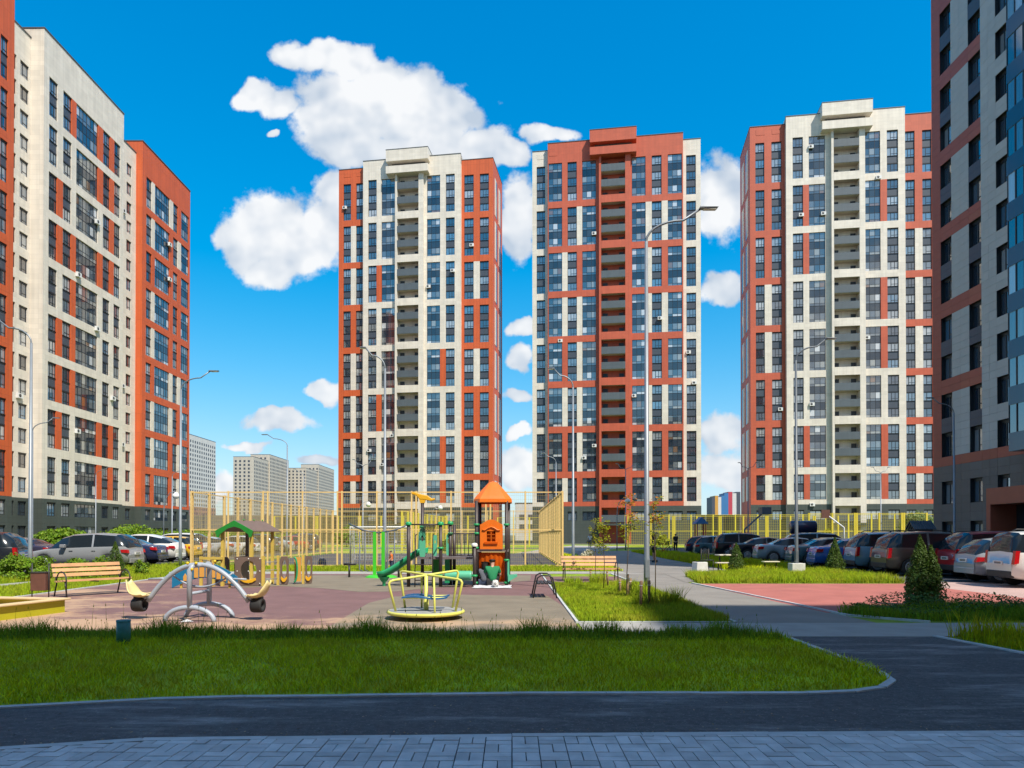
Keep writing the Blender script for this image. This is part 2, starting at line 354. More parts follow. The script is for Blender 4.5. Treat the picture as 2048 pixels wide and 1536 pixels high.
# vehicles and people
mat('car_glass', (0.014, 0.02, 0.026), 0.10, ior=1.5); mat('rim', (0.45, 0.46, 0.47), 0.3, metal=0.6); mat('bumper_black', (0.03, 0.03, 0.032), 0.6)
mat('tail_red', (0.45, 0.008, 0.012), 0.15); mat('head_clear', (0.6, 0.62, 0.64), 0.1); mat('plate_white', (0.7, 0.7, 0.68), 0.5)
mat('plate_ink', (0.03, 0.03, 0.03), 0.6)
for nm, c in dict(paint_black=(.012, .014, .02), paint_navy=(.018, .026, .075), paint_grey=(.24, .25, .26), paint_silver=(.45, .47, .49), paint_white=(.72, .71, .68),
                  paint_taxi=(.75, .42, .02), paint_teal=(.06, .14, .17), paint_blue=(.02, .12, .46), paint_steel=(.16, .30, .42), paint_bronze=(.10, .082, .07),
                  paint_red=(.44, .015, .022), paint_lightgrey=(.36, .39, .41), paint_purple=(.035, .028, .055), paint_sky=(.30, .38, .44)).items():
    mat(nm, c, 0.28, coat=0.7, spec=0.5)
mat('skin', (0.48, 0.27, 0.19), 0.6); mat('hair_dark', (0.012, 0.010, 0.009), 0.6); mat('shirt_green', (0.01, 0.20, 0.075), 0.8); mat('cloth_black', (0.012, 0.012, 0.014), 0.8)
mat('cloth_grey', (0.13, 0.14, 0.17), 0.8); mat('jeans', (0.03, 0.045, 0.09), 0.8); mat('shoe_white', (0.6, 0.6, 0.62), 0.7); mat('shoe_blue', (0.06, 0.16, 0.35), 0.7)
mat('far_blue', (.04, .16, .35), .5); mat('far_orange', (.55, .28, .05), .5); mat('far_red', (.45, .05, .07), .5); mat('far_dark', (.06, .07, .09), .5)

# ------------------------------------------------------------------ mesh helpers
class MB:
    def __init__(s): s.v = []; s.f = []; s.m = []; s.sm = []
    def add(s, vs, fs, mi=0, smooth=False):
        o = len(s.v); s.v += [tuple(p) for p in vs]
        for f in fs:
            s.f.append(tuple(o + i for i in f)); s.m.append(mi); s.sm.append(smooth)
        return s
    def quad(s, a, b, c, d, mi=0): return s.add([a, b, c, d], [(0, 1, 2, 3)], mi)
    def box(s, x0, x1, y0, y1, z0, z1, mi=0, mtx=None):
        vs = [(x0, y0, z0), (x1, y0, z0), (x1, y1, z0), (x0, y1, z0), (x0, y0, z1), (x1, y0, z1), (x1, y1, z1), (x0, y1, z1)]
        if mtx is not None: vs = [tuple(mtx @ Vector(p)) for p in vs]
        return s.add(vs, [(0, 3, 2, 1), (4, 5, 6, 7), (0, 1, 5, 4), (1, 2, 6, 5), (2, 3, 7, 6), (3, 0, 4, 7)], mi)
    def bar(s, a, b, w, h=None, mi=0):
        """box of section w x h from a to b"""
        a, b = Vector(a), Vector(b); h = h or w; d = (b - a); L = d.length; d.normalize()
        up = Vector((0, 0, 1)) if abs(d.z) < 0.95 else Vector((0, 1, 0))
        sd = d.cross(up).normalized(); u = sd.cross(d)
        vs = []
        for p in (a, b):
            for i, j in ((-1, -1), (1, -1), (1, 1), (-1, 1)): vs.append(tuple(p + sd * (i * w / 2) + u * (j * h / 2)))
        return s.add(vs, [(3, 2, 1, 0), (4, 5, 6, 7), (0, 1, 5, 4), (1, 2, 6, 5), (2, 3, 7, 6), (3, 0, 4, 7)], mi)
    def tube(s, pts, r, seg=10, mi=0, caps=True):
        pts = [Vector(p) for p in pts]; n = len(pts); rs = r if isinstance(r, (list, tuple)) else [r] * n
        vs = []; prev = None
        for i, p in enumerate(pts):
            t = (pts[min(i + 1, n - 1)] - pts[max(i - 1, 0)]).normalized()
            if prev is None:
                up = Vector((0, 0, 1)) if abs(t.z) < 0.9 else Vector((1, 0, 0)); a = t.cross(up).normalized()
            else:
                a = (prev - t * prev.dot(t)).normalized()
            prev = a; b = t.cross(a)
            for k in range(seg):
                an = 2 * math.pi * k / seg; vs.append(tuple(p + (a * math.cos(an) + b * math.sin(an)) * rs[i]))
        fs = [(i * seg + k, i * seg + (k + 1) % seg, (i + 1) * seg + (k + 1) % seg, (i + 1) * seg + k) for i in range(n - 1) for k in range(seg)]
        s.add(vs, fs, mi, True)
        if caps:
            o = len(s.v) - len(vs)
            s.f.append(tuple(o + k for k in range(seg))[::-1]); s.m.append(mi); s.sm.append(False)
            s.f.append(tuple(o + (n - 1) * seg + k for k in range(seg))); s.m.append(mi); s.sm.append(False)
        return s
    def lathe(s, prof, c=(0, 0, 0), seg=24, mi=0, axis='z'):
        vs = []
        for (r, h) in prof:
            for k in range(seg):
                a = 2 * math.pi * k / seg; x, y = r * math.cos(a), r * math.sin(a)
                p = (x, y, h) if axis == 'z' else ((h, x, y) if axis == 'x' else (x, h, y))
                vs.append((p[0] + c[0], p[1] + c[1], p[2] + c[2]))
        n = len(prof)
        fs = [(i * seg + k, i * seg + (k + 1) % seg, (i + 1) * seg + (k + 1) % seg, (i + 1) * seg + k) for i in range(n - 1) for k in range(seg)]
        return s.add(vs, fs, mi, True)
    def prism(s, poly, y0, y1, mi=0, plane='xz'):
        """extrude a 2-D outline"""
        def P(a, b, c): return (a, c, b) if plane == 'xz' else ((a, b, c) if plane == 'xy' else (c, a, b))
        n = len(poly)
        vs = [P(a, b, y0) for a, b in poly] + [P(a, b, y1) for a, b in poly]
        fs = [tuple(range(n)), tuple(range(2 * n - 1, n - 1, -1))] + [(i, (i + 1) % n, n + (i + 1) % n, n + i)[::-1] for i in range(n)]
        return s.add(vs, fs, mi)
    def mesh(s, name, mats):
        me = bpy.data.meshes.new(name)
        me.from_pydata(s.v, [], s.f)
        for m in mats: me.materials.append(MT[m])
        me.polygons.foreach_set('material_index', s.m)
        me.polygons.foreach_set('use_smooth', s.sm)
        me.update()
        return me
    def build(s, name, mats, parent=None, loc=None, rz=None, bevel=0):
        if isinstance(mats, str): mats = [mats]
        return link(name, s.mesh(name, mats), parent, loc, rz, bevel)

def link(name, me, parent=None, loc=None, rz=None, bevel=0):
    o = bpy.data.objects.new(name, me); COL.objects.link(o)
    if parent is not None: o.parent = parent
    if loc is not None: o.location = loc
    if rz is not None: o.rotation_euler = (0, 0, rz)
    if bevel:
        b = o.modifiers.new('bevel', 'BEVEL'); b.width = bevel; b.segments = 2; b.limit_method = 'ANGLE'
    return o

def tag(o, label=None, cat=None, group=None, kind=None):
    if label: o['label'] = label
    if cat: o['category'] = cat
    if group: o['group'] = group
    if kind: o['kind'] = kind
    return o

def thing(name, loc, rz, label, cat, group=None):
    o = bpy.data.objects.new(name, None); COL.objects.link(o); o.location = loc; o.rotation_euler = (0, 0, rz); o.empty_display_size = 0.3
    return tag(o, label, cat, group)

def copy_tree(o, parent=None):
    c = o.copy(); COL.objects.link(c); c.parent = parent
    for ch in o.children: copy_tree(ch, c)
    return c

def npmesh(name, V, F, mats, smooth=False, mi=None):
    """V (n,3), F (m,3) triangles"""
    me = bpy.data.meshes.new(name)
    V = np.ascontiguousarray(V, dtype=np.float32); F = np.ascontiguousarray(F, dtype=np.int32)
    me.vertices.add(len(V)); me.vertices.foreach_set('co', V.ravel())
    me.loops.add(F.size); me.loops.foreach_set('vertex_index', F.ravel())
    me.polygons.add(len(F)); me.polygons.foreach_set('loop_start', np.arange(0, F.size, 3, dtype=np.int32))
    for m in ([mats] if isinstance(mats, str) else mats): me.materials.append(MT[m])
    if mi is not None: me.polygons.foreach_set('material_index', np.asarray(mi, dtype=np.int32))
    me.polygons.foreach_set('use_smooth', np.full(len(F), smooth, dtype=bool))
    me.update(calc_edges=True)
    return me

def inpoly(pts, poly):
    x, y = pts[:, 0], pts[:, 1]; c = np.zeros(len(pts), bool); n = len(poly)
    for i in range(n):
        x0, y0 = poly[i]; x1, y1 = poly[(i + 1) % n]
        if y0 == y1: continue
        c ^= ((y0 > y) != (y1 > y)) & (x < (x1 - x0) * (y - y0) / (y1 - y0) + x0)
    return c

def blades(poly, density, h, w=0.006, lean=0.35, z=0.02, hvar=0.45, patch=True):
    """upright grass blades over a polygon: V, F"""
    p = np.array(poly); lo, hi = p.min(0), p.max(0); n = int((hi - lo).prod() * density)
    q = lo + rng.random((n, 2)) * (hi - lo); q = q[inpoly(q, poly)]
    if patch:
        k = np.sin(q[:, 0] * 3.1 + np.sin(q[:, 1] * 2.3) * 2) * np.sin(q[:, 1] * 3.7 + 1.7 * np.sin(q[:, 0] * 1.9)) + 0.6 * np.sin(q[:, 0] * 9.1 + q[:, 1] * 7.3)
        q = q[rng.random(len(q)) < 0.86 + 0.2 * k]
    n = len(q)
    pv = 1 + 0.25 * np.sin(q[:, 0] * 2.1 + 1.3 * np.sin(q[:, 1] * 1.4))
    H = h * pv * (1 - hvar + 2 * hvar * rng.random(n)); a = rng.random(n) * 2 * np.pi; ln = lean * rng.random(n) * H; la = rng.random(n) * 2 * np.pi
    wv = w * (0.7 + 0.6 * rng.random(n))
    dx, dy = np.cos(a) * wv, np.sin(a) * wv; lx, ly = np.cos(la) * ln, np.sin(la) * ln
    Z = np.full(n, z)
    V = np.empty((n, 5, 3))
    V[:, 0] = np.c_[q[:, 0] - dx, q[:, 1] - dy, Z]; V[:, 1] = np.c_[q[:, 0] + dx, q[:, 1] + dy, Z]
    V[:, 2] = np.c_[q[:, 0] + dx * .8 + lx * .35, q[:, 1] + dy * .8 + ly * .35, Z + H * .55]; V[:, 3] = np.c_[q[:, 0] - dx * .8 + lx * .35, q[:, 1] - dy * .8 + ly * .35, Z + H * .55]
    V[:, 4] = np.c_[q[:, 0] + lx, q[:, 1] + ly, Z + H]
    b = (np.arange(n) * 5)[:, None]
    F = np.concatenate([b + [0, 1, 2], b + [0, 2, 3], b + [3, 2, 4]])
    return V.reshape(-1, 3), F

def leaves(C, size, N=None, jit=0.9, asp=0.55):
    """leaf-shaped faces (two triangles each) at centres C; N: preferred normals"""
    n = len(C); d = rng.normal(size=(n, 3)); d /= np.linalg.norm(d, axis=1)[:, None]
    if N is not None: d = N + d * jit; d /= np.linalg.norm(d, axis=1)[:, None]
    t = rng.normal(size=(n, 3)); t -= d * (t * d).sum(1)[:, None]; t /= np.linalg.norm(t, axis=1)[:, None]
    b = np.cross(d, t); s = size * (0.6 + 0.8 * rng.random(n))[:, None]
    V = np.stack([C - t * s, C + b * s * asp + d * s * .12, C + t * s, C - b * s * asp + d * s * .12], 1).reshape(-1, 3)
    k = (np.arange(n) * 4)[:, None]
    return V, np.concatenate([k + [0, 1, 2], k + [0, 2, 3]])

def joinvf(parts):
    V = []; F = []; o = 0
    for v, f in parts: V.append(v); F.append(f + o); o += len(v)
    return np.concatenate(V), np.concatenate(F)

def sheet(name, poly, z, m, kind='structure', hole=None):
    mb = MB(); n = len(poly)
    mb.add([(x, y, z) for x, y in poly], [tuple(range(n))])
    # face upwards whatever the winding
    a = sum(poly[i][0] * poly[(i + 1) % n][1] - poly[(i + 1) % n][0] * poly[i][1] for i in range(n))
    if a < 0: mb.f = [tuple(reversed(mb.f[0]))]
    o = mb.build(name, m); tag(o, kind=kind); return o

def rect(x0, x1, y0, y1): return [(x0, y0), (x1, y0), (x1, y1), (x0, y1)]
# ------------------------------------------------------------------ the ground
def gp(px, py):
    """ground point seen at a place of the photograph: gives real positions in metres"""
    y = 2304.0 / (py - 1070); return ((px - 1024) / 1440 * y, y)

sheet('ground', rect(-1500, 1500, -150, 3000), -0.02, 'far_ground')
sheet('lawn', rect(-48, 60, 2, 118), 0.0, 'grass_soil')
near_edge = [(-16, 2.35), (-3.77, 5.3), (-2.84, 5.53), (0, 5.65), (4.08, 5.75), (18, 6.05)]
lawn_edge = [(-16, 3.7), (-4.71, 6.62), (-3.49, 6.94), (-2.6, 7.05), (-1.6, 7.09), (0, 7.18), (1.88, 7.2), (2.95, 7.22), (3.45, 7.30), (3.85, 7.50), (4.12, 7.82), (4.24, 8.3), (4.26, 9.2), (4.26, 11.28)]
right_edge = [(18, 7.3), (8.6, 7.5), (7.5, 7.95), (7.0, 8.7), (6.85, 9.6), (6.62, 11.28)]
sheet('asphalt_path', near_edge + right_edge + lawn_edge[::-1], 0.012, 'asphalt')
sheet('sidewalk', rect(1.2, 30, 11.3, 13.05), 0.010, 'sidewalk')
sheet('playground_surface', [(-12.3, 11.55), (1.15, 11.55), (1.15, 29.4), (-13.0, 29.4)], 0.012, 'purple_rubber')
A = [gp(*p) for p in [(640, 1264), (668, 1250), (700, 1230), (738, 1207), (790, 1194), (900, 1190), (1000, 1192), (1095, 1193), (1128, 1215), (1150, 1232)]] + [(1.14, 13.6), (1.14, 11.6), (-3.2, 11.6)]
sheet('playground_patch', A, 0.016, 'olive_rubber')
B = [gp(*p) for p in [(470, 1177), (560, 1173), (650, 1178), (720, 1185), (790, 1184), (850, 1178), (1060, 1162), (1062, 1151), (600, 1151), (520, 1158)]]
sheet('playground_patch', B, 0.016, 'olive_rubber')
sheet('bench_pad', rect(1.24, 4.0, 23.2, 27.6), 0.012, 'purple_rubber')
sheet('footpath', [(4.08, 13.05), (6.6, 13.05), (6.35, 18), (5.87, 23.75), (6.3, 29.5), (4.08, 29.5)], 0.011, 'grey_path')
sheet('walkway', rect(-13.0, 6.9, 29.5, 31.3), 0.014, 'sidewalk')
wk = [gp(*p) for p in [(1150, 1102), (1262, 1102), (1330, 1118), (1400, 1131), (1460, 1142), (1500, 1149), (1440, 1157), (1372, 1166), (1330, 1149), (1250, 1146), (1215, 1131), (1165, 1121)]]
sheet('walkway', wk, 0.018, 'grey_path')
sheet('footpath', [gp(1030, 1107), gp(1165, 1107), gp(1260, 1093), gp(1150, 1091), gp(1110, 1095)], 0.008, 'sidewalk')
sheet('red_surface', [(6.42, 14.7), (7.6, 15.45), (12.9, 15.6), (12.9, 23.5), (5.95, 23.5)], 0.012, 'red_rubber')
sheet('parking_apron', rect(12.92, 31.4, 15.0, 24.2), 0.010, 'pink_concrete')
sheet('parking_lot', rect(13.3, 31.4, 24.22, 78), 0.008, 'parking_asphalt')
sheet('parking_lot', rect(-46, -18.0, 21, 78), 0.008, 'parking_asphalt')
sheet('narrow_path', [(-16.6, 12), (-15.5, 12), (-15.4, 26), (-16.4, 34), (-18, 42), (-19, 42), (-17.4, 34), (-16.5, 26)], 0.010, 'sidewalk')
sheet('sports_court', rect(-15.5, 2.4, 35.1, 62), 0.008, 'court_asphalt')
sheet('access_road', rect(-46, 60, 84, 90), 0.006, 'parking_asphalt')
sheet('basketball_court', rect(16.6, 60, 66, 83), 0.007, 'court_asphalt')

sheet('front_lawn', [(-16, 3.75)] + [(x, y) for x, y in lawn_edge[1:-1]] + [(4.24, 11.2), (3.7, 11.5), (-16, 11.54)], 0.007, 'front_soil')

# kerbs: runs of concrete kerb stones about a metre long
KM = {}
def kerb_run(pts, w=0.08, h=0.045, z0=0.0, step=1.0, name='kerb'):
    root = bpy.data.objects.new(name, None); COL.objects.link(root); tag(root, kind='structure')
    for (x0, y0), (x1, y1) in zip(pts[:-1], pts[1:]):
        L = math.hypot(x1 - x0, y1 - y0); n = max(1, round(L / step)); s = L / n; a = math.atan2(y1 - y0, x1 - x0)
        k = (round(s, 3), w, h)
        if k not in KM:
            KM[k] = MB().box(0.002, s - 0.003, -w / 2, w / 2, -0.05, h).mesh('kerb_stone', ['kerb'])
        for i in range(n):
            o = link('kerb_stone', KM[k], root, (x0 + math.cos(a) * s * i, y0 + math.sin(a) * s * i, z0 + random.uniform(-.003, .003)), a + random.uniform(-.003, .003))
    return root
kerb_run([(-10, 5.25)] + lawn_edge[1:], 0.085, 0.030)
kerb_run(right_edge[::-1][:-1] + [(12, 7.4)], 0.085, 0.030)
kerb_run([(-8, 4.27)] + near_edge[1:-1] + [(9, 5.86)], 0.085, 0.035)
kerb_run([(1.18, 13.05), (1.18, 29.4)], 0.05, 0.04)
kerb_run([(4.06, 13.08), (4.06, 29.4)], 0.07, 0.035)
kerb_run([(7.6, 13.1), (6.62, 14.2), (6.38, 18), (5.9, 23.6)], 0.07, 0.04)
kerb_run([(1.2, 13.1), (4.0, 13.1)], 0.06, 0.03)
kerb_run([(-13.0, 29.46), (1.1, 29.46)], 0.08, 0.04)
kerb_run([(-12.35, 11.6), (-13.0, 29.3)], 0.07, 0.04)

# block paving in the foreground: pairs of blocks laid crosswise
pav = sheet('pavement', [(-9, 1.6), (12, 1.6), (12, 5.9), (4.08, 5.72), (0, 5.62), (-2.84, 5.50), (-3.77, 5.27), (-9, 4.0)], 0.006, 'joint_sand')
def edge_y(x):
    e = near_edge
    for (x0, y0), (x1, y1) in zip(e[:-1], e[1:]):
        if x0 <= x <= x1: return y0 + (y1 - y0) * (x - x0) / (x1 - x0)
    return 5.6
BM = [MB().box(-hx + .004, hx - .004, -hy + .004, hy - .004, 0.0, 0.03).mesh('paving_block', ['paving_block']) for hx, hy in ((.1, .05), (.05, .1))]
rest = MB(); nb = 0; single = []
for i in range(-42, 56):
    for j in range(8, 30):
        x, y = i * .2, j * .2
        if (i + j) % 2 == 0: bl = [(x + .1, y + .05, 0), (x + .1, y + .15, 0)]
        else: bl = [(x + .05, y + .1, 1), (x + .15, y + .1, 1)]
        for bx, by, k in bl:
            hx, hy = ((.1, .05), (.05, .1))[k]; lim = min(edge_y(bx - hx), edge_y(bx + hx)) - 0.046
            if by - hy > lim - .02: continue
            single.append((bx, by, k, lim if by + hy > lim else None))
single.sort(key=lambda b: -(b[1] - 0.25 * max(0, abs(b[0]) - 3.9) * 8))
for n_, (bx, by, k, lim) in enumerate(single):
    dz = random.uniform(-.0025, .0025)
    if lim is not None and n_ < 300:       # blocks cut along the edging
        hx, hy = ((.1, .05), (.05, .1))[k]
        MB().box(bx - hx + .004, bx + hx - .004, by - hy + .004, lim, 0.007, 0.037 + dz).build('paving_block', 'paving_block', pav)
    elif lim is None and n_ < 300:
        o = link('paving_block', BM[k], pav, (bx, by, 0.007 + dz)); o.rotation_euler = (random.uniform(-.006, .006), random.uniform(-.006, .006), random.uniform(-.008, .008))
    else:
        hx, hy = ((.1, .05), (.05, .1))[k]
        rest.box(bx - hx + .004, bx + hx - .004, by - hy + .004, (by + hy - .004) if lim is None else lim, 0.007, 0.037 + dz)
tag(rest.build('paving_blocks', 'paving_block', pav), kind='stuff')
# ------------------------------------------------------------------ buildings
def wall_grid(mb, us, zs, fn, y=0.0, depth=0.28, reveal=None):
    """wall in the plane y facing -y, cells by fn(u, z): a material index, or None for an opening with real reveals"""
    us = sorted(set(round(u, 4) for u in us)); zs = sorted(set(round(z, 4) for z in zs))
    c = {}
    for i in range(len(us) - 1):
        for j in range(len(zs) - 1):
            c[i, j] = fn((us[i] + us[i + 1]) / 2, (zs[j] + zs[j + 1]) / 2)
    for (i, j), m in c.items():
        u0, u1, z0, z1 = us[i], us[i + 1], zs[j], zs[j + 1]
        if m is not None:
            mb.quad((u0, y, z0), (u1, y, z0), (u1, y, z1), (u0, y, z1), m); continue
        for (di, dj, q) in ((-1, 0, [(u0, y, z0), (u0, y, z1), (u0, y + depth, z1), (u0, y + depth, z0)]), (1, 0, [(u1, y, z0), (u1, y + depth, z0), (u1, y + depth, z1), (u1, y, z1)]),
                            (0, -1, [(u0, y, z0), (u0, y + depth, z0), (u1, y + depth, z0), (u1, y, z0)]), (0, 1, [(u0, y, z1), (u1, y, z1), (u1, y + depth, z1), (u0, y + depth, z1)])):
            k = c.get((i + di, j + dj))
            if k is not None: mb.add(q, [(0, 1, 2, 3)], k if reveal is None else reveal)
    return mb

WM = {}
def window_mesh(w, h, kind):
    """frame, sashes and panes; origin at the lower left corner of the opening, facing -y"""
    k = (round(w, 2), round(h, 2), kind)
    if k in WM: return WM[k]
    mb = MB(); f = 0.07
    if kind == 'spandrel':
        mb.box(0, w, 0, .05, 0, h)
        me = mb.mesh('spandrel_panel', ['spandrel'])
    elif kind == 'spandrel_glass':
        n = max(2, round(w / .85)); g = MB()
        for i in range(n):
            a, b = w * i / n + .025, w * (i + 1) / n - .025
            mb.quad((a, .03, .02), (b, .03, .02), (b, .03, h - .02), (a, .03, h - .02), 1)
        for i in range(n + 1): x = min(max(w * i / n, .03), w - .03); mb.box(x - .03, x + .03, 0, .06, 0, h, 0)
        mb.box(0, w, 0.005, .055, 0, .03, 0); mb.box(0, w, 0.005, .055, h - .03, h, 0)
        me = mb.mesh('spandrel_panel', ['frame_dark', 'spandrel_glass'])
    elif kind == 'balcony':
        n = max(2, round(w / .85)); t = h * .30
        for i in range(n + 1): x = min(max(w * i / n, .03), w - .03); mb.box(x - .03, x + .03, 0, .06, 0, h, 0)
        for z in (.025, h - .025): mb.box(0, w, .004, .056, z - .025, z + .025, 0)
        mb.box(0, w, .008, .052, t - .02, t + .02, 0)
        for i in range(n):
            a, b = w * i / n + .02, w * (i + 1) / n - .02
            for z0, z1 in ((.04, t - .02), (t + .02, h - .04)): mb.quad((a, .035, z0), (b, .035, z0), (b, .035, z1), (a, .035, z1), 1)
        me = mb.mesh('balcony_glazing', ['frame_dark', 'balcony_glass'])
    else:
        bl = .16 if kind == 'window' else 0.0
        H = h - bl
        if bl: mb.box(0, w, -.03, .05, H, h, 0)
        for x0, x1, z0, z1 in ((0, f, 0, H), (w - f, w, 0, H), (f, w - f, 0, f), (f, w - f, H - f, H)): mb.box(x0, x1, 0, .07, z0, z1, 0)
        xs = [w * .36, w * .68] if w > 1.55 else [w * .42]
        for x in xs: mb.box(x - .04, x + .04, .004, .066, f, H - f, 0)
        zt = H * .28
        mb.box(xs[0], w - f, .008, .06, zt - .025, zt + .025, 0)
        e = [f] + xs + [w - f]
        for a, b in zip(e[:-1], e[1:]): mb.quad((a, .045, f), (b, .045, f), (b, .045, H - f), (a, .045, H - f), 1)
        mb.box(-.03, w + .03, -.10, .0, -.03, 0, 0)
        me = mb.mesh('window', ['frame_dark', 'glass'])
    WM[k] = me
    return me

ACM = None
def ac_unit(parent, u, y, z):
    global ACM
    if ACM is None:
        mb = MB(); mb.box(-.42, .42, -.36, -.04, 0, .58, 0)
        mb.lathe([(0, -.372), (.2, -.372), (.22, -.362)], (-.1, 0, .3), 14, 1, 'y')
        mb.box(-.36, -.32, -.34, 0, -.05, 0, 0); mb.box(.32, .36, -.34, 0, -.05, 0, 0)
        ACM = mb.mesh('air_conditioner', ['ac_white', 'ac_fan'])
    return link('air_conditioner', ACM, parent, (u, y, z))

def strip(root, u0, u1, floors, kind, y, depth, wh=1.65, sill=.85, pitch=2.9, sp='spandrel'):
    """a recessed vertical strip: a window per floor with dark panels between them"""
    w = u1 - u0
    for n, f in enumerate(floors):
        z = f + sill
        if kind == 'balcony':
            link('balcony_glazing', window_mesh(w, wh, 'balcony'), root, (u0, y + depth - .10, z))
        else:
            link('window', window_mesh(w, wh, 'window'), root, (u0, y + depth - .09, z))
        if n < len(floors) - 1:
            link('spandrel_panel', window_mesh(w, pitch - wh, 'spandrel_glass' if kind == 'balcony' else sp), root, (u0, y + depth - .09, z + wh))

def tower(name, label, loc, rz, cols, secs, ctr, W_, pal, rnd, side_stripes):
    """secs: left wing end, middle end. cols: (u0, u1, kind, y-level). pal: wing, mid, accent materials"""
    rs = random.Random(rnd)
    root = thing(name, loc, rz, label, 'building', 'three apartment towers across the courtyard')
    uA, uB = secs; Z0, P = 7.1, 2.9
    mods = [(Z0, 2)]; z = Z0 + 2 * P
    for i in range(7): mods.append((z, 3)); z += 3 * P
    ZT = z                                            # 73.8
    yw, ym, yc = 0.0, -0.9, -1.7
    mats = [pal[0], pal[1], 'cream' if pal[1] != 'cream' else pal[0], 'slate', 'roof_trim', 'concrete_soffit']
    zb = [0.0, Z0, ZT]
    for m0, n in mods: zb += [m0 + .85, m0 + (n - 1) * P + 2.5]
    zb += [.9, 3.2, 4.35, 6.1]
    accent = {}
    def make_sec(u0, u1, y, wallmat, ztop, cl):
        ub = [u0, u1]
        for a, b, k in cl: ub += [a, b]
        gaps = [(cl[i][1], cl[i + 1][0]) for i in range(len(cl) - 1) if cl[i + 1][0] - cl[i][1] < 1.6]
        acc = {}
        for gi, g in enumerate(gaps):
            for mi in range(len(mods)): acc[gi, mi] = (rs.random() < .62) and mi < 7
        def fn(u, z):
            if z < Z0:
                for a, b, k in cl:
                    if a < u < b and (4.35 < z < 6.1): return None
                return 3
            for mi, (m0, n) in enumerate(mods):
                if m0 + .85 < z < m0 + (n - 1) * P + 2.5:
                    for a, b, k in cl:
                        if a < u < b: return None
                    for gi, (a, b) in enumerate(gaps):
                        if a < u < b and acc[gi, mi]: return 1 - wallmat
            return wallmat
        mb = MB(); wall_grid(mb, ub, zb + [ztop], fn, y, .28)
        mb.quad((u0, y + .32, 0), (u1, y + .32, 0), (u1, y + .32, ztop), (u0, y + .32, ztop), 3)
        return mb
    wing_c = lambda s: [c for c in cols if c[3] == s]
    L = [(c[0], c[1], c[2]) for c in cols if c[1] <= uA + .01]
    Rr = [(c[0], c[1], c[2]) for c in cols if c[0] >= uB - .01]
    M1 = [(c[0], c[1], c[2]) for c in cols if c[0] > uA - .01 and c[1] < ctr[0] + .01]
    M2 = [(c[0], c[1], c[2]) for c in cols if c[0] > ctr[1] - .01 and c[1] < uB + .01]
    zw, zm = ZT + 2.6, ZT + 3.5
    make_sec(0, uA, yw, 0, zw, L).build('wing_wall', mats, root)
    make_sec(uB, W_, yw, 0, zw, Rr).build('wing_wall', mats, root)
    make_sec(uA, ctr[0], ym, 1, zm, M1).build('middle_wall', mats, root)
    make_sec(ctr[1], uB, ym, 1, zm, M2).build('middle_wall', mats, root)
    # bodies behind, side walls, roof edges
    D = 11.0
    b = MB()
    b.quad((0, D, 0), (0, yw, 0), (0, yw, zw), (0, D, zw), 0); b.quad((W_, yw, 0), (W_, D, 0), (W_, D, zw), (W_, yw, zw), 0)
    b.quad((uA, yw + .3, 0), (uA, ym, 0), (uA, ym, zm), (uA, yw + .3, zm), 1); b.quad((uB, ym, 0), (uB, yw + .3, 0), (uB, yw + .3, zm), (uB, ym, zm), 1)
    b.quad((uA, D, zw - 1), (uA, ym, zw - 1), (uA, ym, zm), (uA, D, zm), 1); b.quad((uB, ym, zw - 1), (uB, D, zw - 1), (uB, D, zm), (uB, ym, zm), 1)
    b.quad((0, .33, zw), (uA, .33, zw), (uA, D, zw), (0, D, zw), 4); b.quad((uB, .33, zw), (W_, .33, zw), (W_, D, zw), (uB, D, zw), 4); b.quad((uA, ym + .33, zm), (uB, ym + .33, zm), (uB, D, zm), (uA, D, zm), 4)
    b.quad((W_, D, 0), (0, D, 0), (0, D, zw), (W_, D, zw), 0)
    b.box(uA + 1, uB - 1, D, D + 8, 0, zw, 1)
    b.build('side_wall', mats, root)
    # white stripes with narrow windows up the side wall
    for su in side_stripes:
        x, sg = (W_, 1) if su > 0 else (0, -1)
        for s0 in (2.0, 6.4):
            for m0, n in mods:
                o = MB().box(0, .05, s0, s0 + 1.5, m0 + .85, m0 + (n - 1) * P + 2.5, 0).build('side_panel', 'cream', root, (x if sg > 0 else x - .05, 0, 0))
                MB().box(0, .03, s0 + 1.6, s0 + 2.6, m0 + .85, m0 + (n - 1) * P + 2.5, 0).build('side_window_strip', 'spandrel_glass', root, (x if sg > 0 else x - .03, 0, 0))
    tr = MB()
    for a, c, y, z in ((0, uA, yw, zw), (uB, W_, yw, zw), (uA, ctr[0], ym, zm), (ctr[1], uB, ym, zm)): tr.box(a - .04, c + .04, y - .06, y + .4, z, z + .12)
    tr.box(-.06, .3, 0.4, D, zw, zw + .1); tr.box(W_ - .3, W_ + .06, .4, D, zw, zw + .1)
    tr.build('roof_trim', 'roof_trim', root)
    # openings
    for c in cols:
        y = yw if (c[1] <= uA + .01 or c[0] >= uB - .01) else ym
        for m0, n in mods: strip(root, c[0], c[1], [m0 + P * i for i in range(n)], c[2], y, .28)
        link('window', window_mesh(c[1] - c[0], 1.75, 'window'), root, (c[0], y + .19, 4.35))
    # stair loggias in the projecting middle bay
    c0, c1 = ctr; p0, p1 = c0 + (c1 - c0) * .07, c1 - (c1 - c0) * .17
    bay = MB()
    for a, e in ((c0, p0), (p1, c1)):
        bay.quad((a, yc, 0), (e, yc, 0), (e, yc, ZT), (a, yc, ZT), 1)
    bay.quad((c0, ym + .4, 0), (c0, yc, 0), (c0, yc, ZT), (c0, ym + .4, ZT), 1); bay.quad((c1, yc, 0), (c1, ym + .4, 0), (c1, ym + .4, ZT), (c1, yc, ZT), 1)
